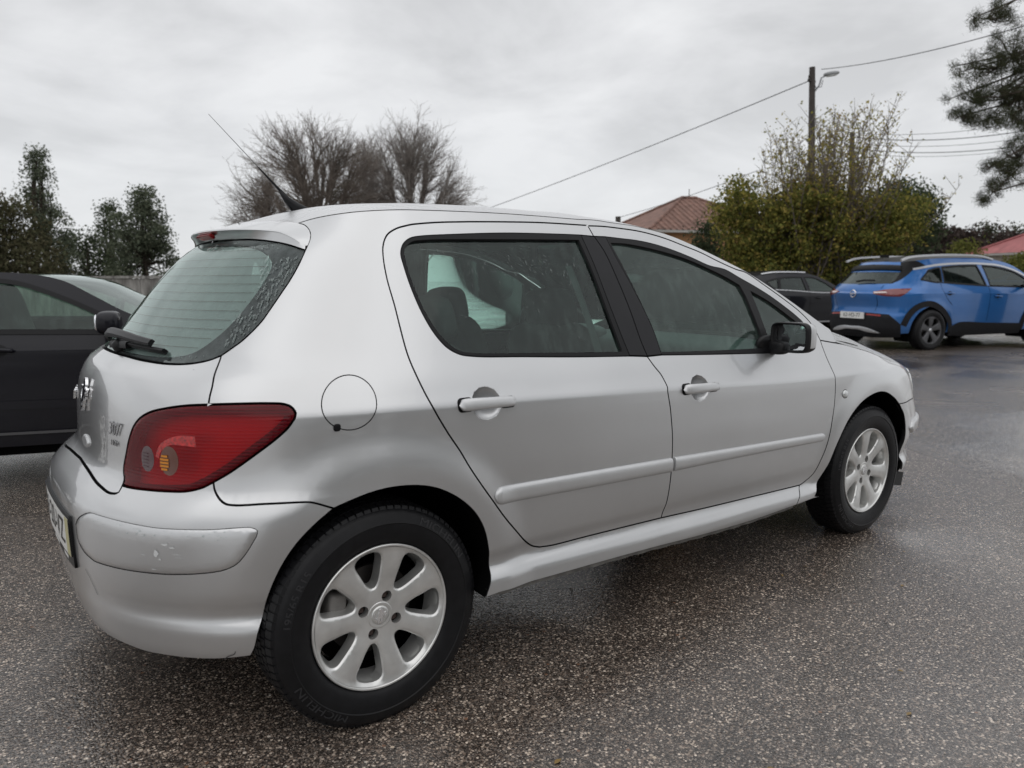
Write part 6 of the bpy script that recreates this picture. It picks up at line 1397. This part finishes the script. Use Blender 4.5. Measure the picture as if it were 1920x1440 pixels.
# ================= THE OTHER CARS =================
M['blue']=paint_mat('blue_paint',(.008,.125,.40),metal=.35,rough=.32,grime=.1)
M['blackpaint']=paint_mat('black_paint',(.004,.004,.008),metal=.0,rough=.5,grime=.1,spec=.15,cr0=.02,cr1=.06,dirt=.05,coat=.4)
M['cladding']=pm('dark_cladding',(.012,.012,.014),.6,spec=.25,noise=.15)
M['satin_silver']=pm('satin_silver_trim',(.55,.56,.58),.35,.7)
M['tinted']=glass_mat('tinted_glass',tint=(.10,.12,.12),haze=.02,streak=.15)
M['green_glass']=glass_mat('green_window_glass',tint=(.52,.68,.60),haze=.04,streak=.15)
M['dark_alloy']=pm('dark_alloy',(.10,.10,.105),.35,.8)
_pl={}
def other_car(name,label,par,loc,yaw,paint,spec,grp=None):
    s=Surf(**par); c=empty(name,(loc[0],loc[1],0),yaw); tag(c,label,'car')
    uc=UC; uf=s.XMF-s.XM+K*math.pi/2; wb=spec['wb']; ac=[(0.,spec['ra'],spec['az']),(wb,spec['ra'],spec['az'])]
    mirr=lambda P:(lambda Q:np.stack([2*uc-Q[:,0],Q[:,1]],1)[::-1])(np.array(P,float))
    zb=spec['zb']
    def uofx(x,z=.35):
        us=np.linspace(-1.3,uf,500); xx=s.pt(us,np.full(500,z))[:,0]; return float(np.interp(x,xx,us))
    bot=[]
    for (cx,ra,az) in ac[::-1]:
        for a in np.linspace(math.radians(-8),math.radians(188),40):
            z=az+ra*math.sin(a); 
            if z<zb: z=zb
            bot.append((uofx(cx+ra*math.cos(a),z),z))
    right=[(uf,zb)]+bot+[(uc,zb)]
    top=spec['top']  # from rear centre to front centre
    half_b=outline(right,step=.05); half_t=outline(top,step=.04)
    P=outline(right[::1],step=.05) if False else np.array([tuple(q) for q in right])
    dens=[]
    def dense(L,st=.05):
        o=[]
        for i in range(len(L)-1):
            a=np.array(L[i]);b_=np.array(L[i+1]); n=max(1,int(np.linalg.norm(b_-a)/st)); o+=[tuple(a+(b_-a)*k/n) for k in range(n)]
        return o+[tuple(L[-1])]
    B_=dense(right); T_=[tuple(q) for q in catmull(top,.04)]
    closed=np.array(B_+[tuple(q) for q in mirr(B_)][1:]+[tuple(q) for q in mirr(T_)]+T_[::-1][::-1][1:]) 
    # order: right bottom (front->rear centre), left bottom (rear->front), left top (front->rear), right top (rear->front)
    L_b=[tuple((2*uc-u,z)) for (u,z) in B_[::-1]][1:]; L_t=[tuple((2*uc-u,z)) for (u,z) in T_[::-1]]; 
    closed=np.array(B_+L_b+L_t+T_[1:])
    kp=[0]
    for i in range(1,len(closed)):
        if np.linalg.norm(closed[i]-closed[kp[-1]])>.002: kp.append(i)
    closed=closed[kp]
    holes=[];wins=[]
    for (nm,pl,mt) in spec['windows']:
        w=outline(*pl,step=.03); holes+=[w,np.array(mirr(w))]; wins.append((nm,w,mt))
    rw=outline(*spec['rear_window'],step=.03); rwf=np.vstack([rw,mirr(rw)[1:-1]]); holes.append(rwf)
    body=panel('body',closed,paint,c,holes=holes,surf=s,gap=.0,thick=.03,sp=.06)
    for nm,w,mt in wins:
        for l in (0,1):
            q=panel(nm,w,mt,c,surf=s,gap=-.004,off=-.008,flange=False,crease=False,sp=.1)
            if l: flip_left(q)
            q=ribbon('window_frame',w,.03,.003,spec.get('frame_mat',M['seal']),c,surf=s,closed=True)
            if l: flip_left(q)
    panel('rear_window',rwf,spec.get('rear_glass',M['tinted']),c,surf=s,gap=-.004,off=-.006,flange=False,crease=False,sp=.1)
    for (nm,pl,mt,off,bevv,cross) in spec.get('overlays',[]):
        w=outline(*pl,step=.03)
        if cross: 
            panel(nm,np.vstack([w,mirr(w)[1:-1]]),mt,c,surf=s,gap=0,off=off,bev=bevv,crease=False,sp=.06,thick=off+.01)
        else:
            for l in (0,1):
                q=panel(nm,w,mt,c,surf=s,gap=0,off=off,bev=bevv,crease=False,sp=.06,thick=off+.01)
                if l: flip_left(q)
    for (nm,P_,w_,h_,mt) in spec.get('lines',[]):
        q=ribbon(nm,catmull(P_,.04),w_,h_,mt,c,surf=s); mirror_obj(q,c)
    # roof, screen, bonnet
    te_=s.pt(np.array(T_)[:,0],np.array(T_)[:,1]); te_=te_[te_[:,1]<=0]
    ih=int(np.argmin(np.abs(te_[:,0]-spec['header']))); ib=int(np.argmin(np.abs(te_[:,0]-spec['cowl'])))
    def field(nm,E,front,crown,expo,mat,zoff=0):
        global car
        keep=car; 
        try:
            globals()['car']=c; return hfield(nm,E,front,crown,expo,mat,sp=.07,zoff=zoff)
        finally: globals()['car']=keep
    field('roof',te_[:ih+1],[(te_[ih,0]+.10*math.sin(t*math.pi/2),te_[ih,1]*(1-t)) for t in np.linspace(.05,1,10)],spec['roof_crown'],2.6,spec.get('roof_mat',paint))
    A=te_[ih:ib+1]; V=[];m=17
    for i,p in enumerate(A):
        t=i/(len(A)-1)
        for k in range(m):
            q=-1+2*k/(m-1); V.append((p[0]+(.10+.08*t)*(1-q*q)-.01,-p[1]*q*.99,p[2]-.004))
    mesh_obj('windscreen',V,[(i*m+k,(i+1)*m+k,(i+1)*m+k+1,i*m+k+1) for i in range(len(A)-1) for k in range(m-1)],M['green_glass'],c,True)
    E=te_[ib:]; cw=[(E[0,0]+.18*math.sin(t*math.pi/2),E[0,1]*(1-t)) for t in np.linspace(1,.08,10)]
    E2=np.vstack([np.array([(x,y,E[0,2]) for x,y in cw]),E]); V=[];m=21
    for i,p in enumerate(E):
        for k in range(m):
            q=-1+2*k/(m-1); t=max(0,1-i/8); V.append((p[0]+.18*(1-q*q)*t,-p[1]*q,p[2]+np.interp(i/(len(E)-1),[0,.5,1],[.06,.08,0])*(1-abs(q)**4)))
    mesh_obj('bonnet',V,[(i*m+k,(i+1)*m+k,(i+1)*m+k+1,i*m+k+1) for i in range(len(E)-1) for k in range(m-1)],paint,c,True)
    MB().box((wb/2,0,zb+.06),(wb-2*spec['ra']-.02,1.5,.10)).box((-.15,0,zb+.2),(.9,.9,.2)).box((wb+.2,0,zb+.2),(.8,.9,.2)).build('underbody',M['void'],c)
    # cabin shapes
    for y in (-.37,.37):
        st=empty('front_seat'); st.parent=c; MB().rbox((1.25,y,.62),(.5,.48,.2),e=5).rbox((.98,y,.90),(.14,.46,.60),e=5,rot=roty(-.25)).build('backrest',M['interior'],st,smooth=True); MB().rbox((.90,y,spec['hr']),(.10,.25,.17),e=4).build('headrest',M['interior'],st,smooth=True)
    MB().rbox((.28,0,.85),(.14,1.2,.55),e=6,rot=roty(-.25)).build('rear_seat',M['interior'],c,smooth=True)
    MB().rbox((1.95,0,spec['dz']),(.5,1.35,.22),e=4).tube([(1.62+.05*math.sin(t),.37+.17*math.cos(t),spec['dz']+.08+.16*math.sin(t)) for t in np.linspace(0,6.283,20)],.014,6,cap=False).build('dashboard',M['dash'],c,smooth=True)
    # wheels
    for x in (0,wb):
        for sgn in (-1,1):
            w=empty('wheel'); w.parent=c; w.location=(x,sgn*spec['wy'],spec['R']-.008); w.rotation_euler=(0,0,0 if sgn<0 else math.pi)
            key=(spec['R'],spec['nsp'])
            if key not in _pl:
                W=wheel_meshes(R=spec['R'],Rr=spec['Rr'],w=.22,nsp=spec['nsp'],style='five',nb=0,phase=math.radians(90))
                a=W['tyre'].build('tyre',M['rubber'],w,auto=32); b_=W['rim'].build('rim',spec['rim'],w,auto=35); e_=W['disc'].build('brake_disc',M['disc'],w,auto=30); h=MB().lathe([(0,.008),(.03,.008),(.034,.02)],20).build('hub_cap',M['satin_silver'],w,smooth=True)
                _pl[key]=(a,b_,e_,h)
            else:
                for q in _pl[key]:
                    n_=q.copy(); COL.objects.link(n_); n_.parent=w
            V=[];F=[];n=24;rr=spec['ra']+.01
            for k in range(n+1):
                a=math.radians(-30+240*k/n)
                for y in (.80,.50): V.append((x+rr*math.cos(a),sgn*y,spec['az']+rr*math.sin(a)))
            F=[(2*k,2*k+1,2*k+3,2*k+2) for k in range(n)]; c0=len(V); V.append((x,sgn*.5,spec['az'])); F+=[(2*k+1,c0,2*k+3) for k in range(n)]
            mesh_obj('wheel_well',V,F,M['liner'],c,True)
    # door mirrors
    for sgn in (-1,1):
        mx,my,mz=spec['mirror']; mm=empty('door_mirror'); mm.parent=c
        MB().rbox((mx,sgn*(my+.03),mz),(.13,.21,.135),e=3.2).build('mirror_housing',spec.get('mirror_mat',paint),mm,smooth=True)
        MB().rbox((mx-.055,sgn*(my+.03),mz),(.02,.17,.10),e=4).build('mirror_glass',M['mirror'],mm,smooth=True)
        MB().rbox((mx+.02,sgn*(my-.09),mz-.05),(.07,.12,.05),e=3).build('mirror_foot',M['seal'],mm,smooth=True)
    for (u,z) in spec['handles']:
        for l in (0,1):
            q0=[surf_frame(u+t*.085,z-.003*t,s) for t in np.linspace(-1,1,9)]
            mb=MB().tube([f[0]+f[3]*(.012+.022*(1-t*t)) for f,t in zip(q0,np.linspace(-1,1,9))],.0125,8); q=mb.build('door_handle',paint,c,smooth=True)
            if l: flip_left(q)
            q=panel('handle_recess',circle((u,z),.055,.035,24),M['seal'],c,surf=s,gap=0,off=.0015,flange=False,crease=False,sp=.03)
            if l: flip_left(q)
    return c,s
# --- blue crossover ---
sp=dict(wb=2.78,ra=.395,az=.345,zb=.22,wy=.925,R=.345,Rr=.235,nsp=5,rim=M['dark_alloy'],hr=1.24,dz=.98,header=1.75,cowl=2.62,mirror=(2.22,.99,1.12),
 top=[(UC,1.50),(-1.1,1.50),(-.8,1.49),(-.5,1.505),(0,1.545),(.6,1.565),(1.1,1.562),(1.5,1.54),(1.9,1.45),(2.2,1.28),(2.42,1.13),(2.5,1.06),(2.68,.98),(2.87,.93),(3.1,.90),(2.0+K*math.pi/2,.89)],
 windows=[('quarter_window',([(-.215,1.345),(.0,1.380),(.10,1.392)],[(.10,1.392),(.02,1.15)],[(.02,1.15),(-.126,1.142),(-.412,1.190)],[(-.412,1.190),(-.215,1.345)]),M['tinted']),
  ('rear_door_window',([(.15,1.398),(.541,1.423),(.964,1.432),(1.02,1.431)],[(1.02,1.431),(1.06,1.085)],[(1.06,1.085),(.715,1.098),(.07,1.140)],[(.07,1.140),(.15,1.398)]),M['tinted']),
  ('front_door_window',([(1.16,1.426),(1.34,1.418),(1.525,1.400),(1.862,1.330),(2.05,1.245),(2.20,1.150)],[(2.20,1.150),(2.20,1.05)],[(2.20,1.05),(1.16,1.078)],[(1.16,1.078),(1.16,1.426)]),M['green_glass'])],
 rear_window=([(UC,1.322),(-1.0,1.322),(-.706,1.316)],[(-.706,1.316),(-.783,1.156),(-.832,1.123)],[(-.832,1.123),(-1.1,1.115),(UC,1.112)]),
 roof_crown=([-.3,0,.5,1.3],[.0,.04,.06,.05]),mirror_mat=M['seal'],roof_mat=M['seal'],handles=[(.13,.955),(1.31,.898)],
 overlays=[('rear_lamp',([(-1.06,.986),(-.87,1.028),(-.571,1.043)],[(-.571,1.043),(-.65,.957),(-.718,.907)],[(-.718,.907),(-.88,.914),(-1.04,.950)],[(-1.04,.950),(-1.06,.986)]),pm('dark_red_lamp',(.16,.012,.015),.12,coat=1),.006,(.02,.008),False),
  ('lamp_light_strip',([(-1.04,.980),(-.87,.985)],[(-.87,.985),(-.87,.960)],[(-.87,.960),(-1.03,.955)],[(-1.03,.955),(-1.04,.980)]),pm('pale_lamp_strip',(.72,.62,.60),.2),.016,None,False),
  ('bumper_cladding',([(UC,.625),(-1.10,.624),(-.833,.602)],[(-.833,.602),(-.74,.50),(-.69,.437)],[(-.69,.437),(-.68,.225)],[(-.68,.225),(-1.1,.20),(UC,.20)]),M['cladding'],.012,None,True),
  ('skid_plate',([(UC,.385),(-1.2,.385),(-1.05,.35),(-.93,.29)],[(-.93,.29),(-1.1,.30),(-1.25,.335),(UC,.335)]),M['satin_silver'],.024,(.015,.008),True),
  ('door_cladding',([(.27,.40),(.45,.455),(1.155,.432),(2.0,.405)],[(2.0,.405),(2.02,.225)],[(2.02,.225),(.22,.225)],[(.22,.225),(.27,.40)]),M['cladding'],.012,None,False),
  ('roof_pillar_trim',([(-.52,1.352),(-.20,1.40)],[(-.20,1.40),(-.40,1.50),(-.74,1.485)],[(-.74,1.485),(-.735,1.325),(-.82,1.16),(-.87,1.118)],[(-.87,1.118),(-.75,1.17),(-.52,1.352)]),M['seal'],.003,None,False),
  ('rear_spoiler',([(UC,1.44),(-.9,1.43),(-.70,1.42)],[(-.70,1.42),(-.71,1.335)],[(-.71,1.335),(-1.0,1.348),(UC,1.352)]),M['seal'],.02,(.04,.02),True),
  ('rear_reflector',([(-1.14,.605),(-.93,.590)],[(-.93,.590),(-.93,.565)],[(-.93,.565),(-1.14,.58)],[(-1.14,.58),(-1.14,.605)]),pm('red_reflector',(.25,.02,.02),.2),.016,None,False)],
 lines=[('roof_strip',[(-.52,1.362),(-.2,1.408),(.199,1.445),(.6,1.462),(.996,1.466),(1.30,1.455),(1.557,1.436),(1.887,1.358),(2.158,1.245)],.040,.006,M['satin_silver']),
  ('shut_line',[(-.02,1.150),(-.03,1.05),(.05,.90),(.22,.75)],.008,.001,M['void']),('shut_line',[(1.10,1.07),(1.12,.9),(1.10,.46)],.008,.001,M['void']),('shut_line',[(-.93,1.10),(-.96,1.04)],.008,.001,M['void']),('shut_line',[(-1.0,.915),(-.99,.78),(-1.02,.66)],.008,.001,M['void']),
  ('arch_cladding',[(-.66,.42),(-.61,.57),(-.53,.695),(-.42,.768),(-.28,.782),(-.1,.715),(.07,.59),(.19,.44),(.22,.30)],.10,.012,M['cladding']),
  ('arch_cladding',[(2.00,.30),(2.02,.45),(2.10,.62),(2.24,.74),(2.45,.79),(2.65,.76),(2.82,.64),(2.94,.45)],.10,.012,M['cladding']),
  ('body_crease',[(-.425,1.030),(.19,1.0),(1.153,.948),(1.925,.896)],.014,.0015,M['blue']),('window_sill_trim',[(-.42,1.180),(.05,1.132),(.715,1.088),(1.102,1.070),(2.2,1.04)],.014,.004,M['seal'])])
other_car('blue_crossover','bright blue crossover with black cladding and silver roof rails, at the right edge',P_suv(),(12.7983,4.1471),-.27925,M['blue'],sp)
suv=bpy.data.objects['blue_crossover']; suvS=Surf(**P_suv())
for s_ in (-1,1):
    P=[(x,s_*y,z) for x,y,z in ((-.42,.60,1.515),(-.25,.60,1.565),(.3,.61,1.605),(1.0,.61,1.612),(1.5,.61,1.59),(1.75,.62,1.54))]
    flat_bar(catmull(P,.05),.035,.035,'roof_rail',M['satin_silver'],suv)
p,a_,b_,n_=surf_frame(UC,.950,suvS); MB().lathe([(.062,.0),(.070,.006),(.062,.012),(.050,.006)],32,axis='x',c=(0,0,0)).tube([(-.006,-.055,.0),(-.006,.02,.012),(-.006,-.02,-.012),(-.006,.055,0)],.006,5).build('emblem',M['chrome'],suv,smooth=True).location=tuple(p+n_*.008)
pl2=MB().box((0,0,0),(.02,.52,.112)).build('number_plate',M['plate_white'],suv); q=suvS.pt(UC,.575); pl2.location=(q[0]-.035,0,.575)
V,F=text_mesh('62-VD-77',.095,.0006); V=np.array(V); mesh_obj('plate_lettering',np.stack([-.0115-V[:,2],-V[:,0],V[:,1]],1),F,M['plate_black'],pl2,False)
MB().box((-.15,0,1.60),(.16,.05,.05)).build('roof_aerial',M['seal'],suv)
flat_bar([suvS.pt(u,z)+suvS.nrm(u,z)*.04 for u,z in ((-1.40,1.13),(-1.25,1.15),(-1.08,1.145))],.03,.03,'rear_wiper',M['seal'],suv)
on_surf_text('badge','CROSS',-1.20,.79,.035,M['chrome'],suv,surf=suvS,h=.003) if False else None
# --- dark estate beyond the silver car's nose ---
blk=dict(wb=2.62,ra=.355,az=.32,zb=.19,wy=.885,R=.32,Rr=.215,nsp=5,rim=M['alloy'],hr=1.10,dz=.86,header=1.15,cowl=2.05,mirror=(1.80,.95,.93),
 top=[(UC,1.25),(-1.1,1.25),(-.8,1.26),(-.5,1.30),(0,1.325),(.4,1.332),(.8,1.318),(1.05,1.262),(1.3,1.165),(1.58,1.02),(1.8,.93),(2.1,.90),(2.5,.85),(2.8,.80),(3.1,.76),(1.95+K*math.pi/2,.75)],
 windows=[('quarter_window',([(-.50,1.145),(-.32,1.19),(-.14,1.218)],[(-.14,1.218),(-.20,.985)],[(-.20,.985),(-.30,.99),(-.50,1.145)]),M['tinted']),
  ('rear_door_window',([(-.09,1.222),(.25,1.24),(.585,1.242)],[(.585,1.242),(.60,.935)],[(.60,.935),(-.16,.962)],[(-.16,.962),(-.09,1.222)]),M['tinted']),
  ('front_door_window',([(.66,1.24),(.88,1.235),(1.05,1.195),(1.25,1.10),(1.45,.975)],[(1.45,.975),(1.46,.905)],[(1.46,.905),(.70,.925)],[(.70,.925),(.66,1.24)]),M['green_glass'])],
 rear_window=([(UC,1.21),(-1.0,1.21),(-.78,1.20)],[(-.78,1.20),(-.88,1.02)],[(-.88,1.02),(-1.1,1.0),(UC,1.0)]),
 roof_crown=([-.5,-.2,.4,1.1],[.0,.04,.06,.05]),handles=[(-.05,.80),(.90,.785)],frame_mat=M['seal'],
 overlays=[],lines=[('chrome_trim',[(-.30,.975),(.3,.945),(.9,.905),(1.46,.892)],.016,.005,M['satin_silver']),('roof_rail',[(-.6,1.30),(-.3,1.335),(.3,1.345),(.75,1.335)],.03,.02,M['satin_silver']),('sill_trim',[(.2,.27),(1.0,.262),(2.0,.262)],.03,.008,M['satin_silver']),('shut_line',[(.65,.92),(.66,.6),(.62,.28)],.008,.001,M['void'])])
other_car('black_estate_car','black estate car parked half hidden behind the blue crossover',P_black(),(13.7348,7.7305),-.20944,M['blackpaint'],blk)
import copy
cp=copy.deepcopy({k:v for k,v in blk.items() if k not in('rim','frame_mat','windows','lines','overlays')}); cp.update(rim=M['alloy'],frame_mat=M['seal'],overlays=[])
cp.update(roof_crown=([-.5,-.2,.4,.85,1.0],[0,.02,.025,.015,.0]),header=.95,cowl=2.12,hr=1.08,dz=.86,mirror=(1.80,.95,.985),handles=[(.955,.832)],
 top=[(UC,1.20),(-1.1,1.20),(-.8,1.205),(-.5,1.225),(0,1.262),(.5,1.276),(.95,1.274),(1.10,1.263),(1.27,1.226),(1.44,1.135),(1.63,1.030),(1.85,.955),(2.1,.93),(2.5,.87),(2.8,.82),(3.1,.77),(1.95+K*math.pi/2,.76)],
 windows=[('rear_side_window',([(-.35,1.13),(-.05,1.195),(.33,1.215)],[(.33,1.215),(.36,.95)],[(.36,.95),(-.20,.965)],[(-.20,.965),(-.35,1.13)]),M['tinted']),
  ('door_window',([(.44,1.222),(.80,1.228),(.97,1.221),(1.06,1.204),(1.19,1.158),(1.357,1.085),(1.50,1.012)],[(1.50,1.012),(1.50,.925)],[(1.50,.925),(.97,.936),(.45,.945)],[(.45,.945),(.44,1.222)]),M['green_glass'])],
 lines=[('belt_trim',[(-.2,.955),(.5,.936),(1.0,.926),(1.50,.914)],.014,.004,M['seal']),('door_crease',[(-.3,.535),(.5,.525),(1.0,.518),(1.9,.505)],.05,.006,M['blackpaint']),('sill_trim',[(.25,.365),(1.0,.352),(1.95,.352)],.016,.012,pm('dull_sill_trim',(.12,.12,.125),.4,.5)),('shut_line',[(.40,.94),(.42,.6),(.46,.30)],.008,.001,M['void']),('shut_line',[(1.66,.93),(1.70,.7),(1.64,.32)],.008,.001,M['void'])],mirror_mat=M['blackpaint'])
other_car('black_coupe','glossy black car with a low roofline at the left edge',P_black(),(-1.4896,3.7674),-.33161,M['blackpaint'],cp)
# a further car in the same row, seen only through the silver car's windows
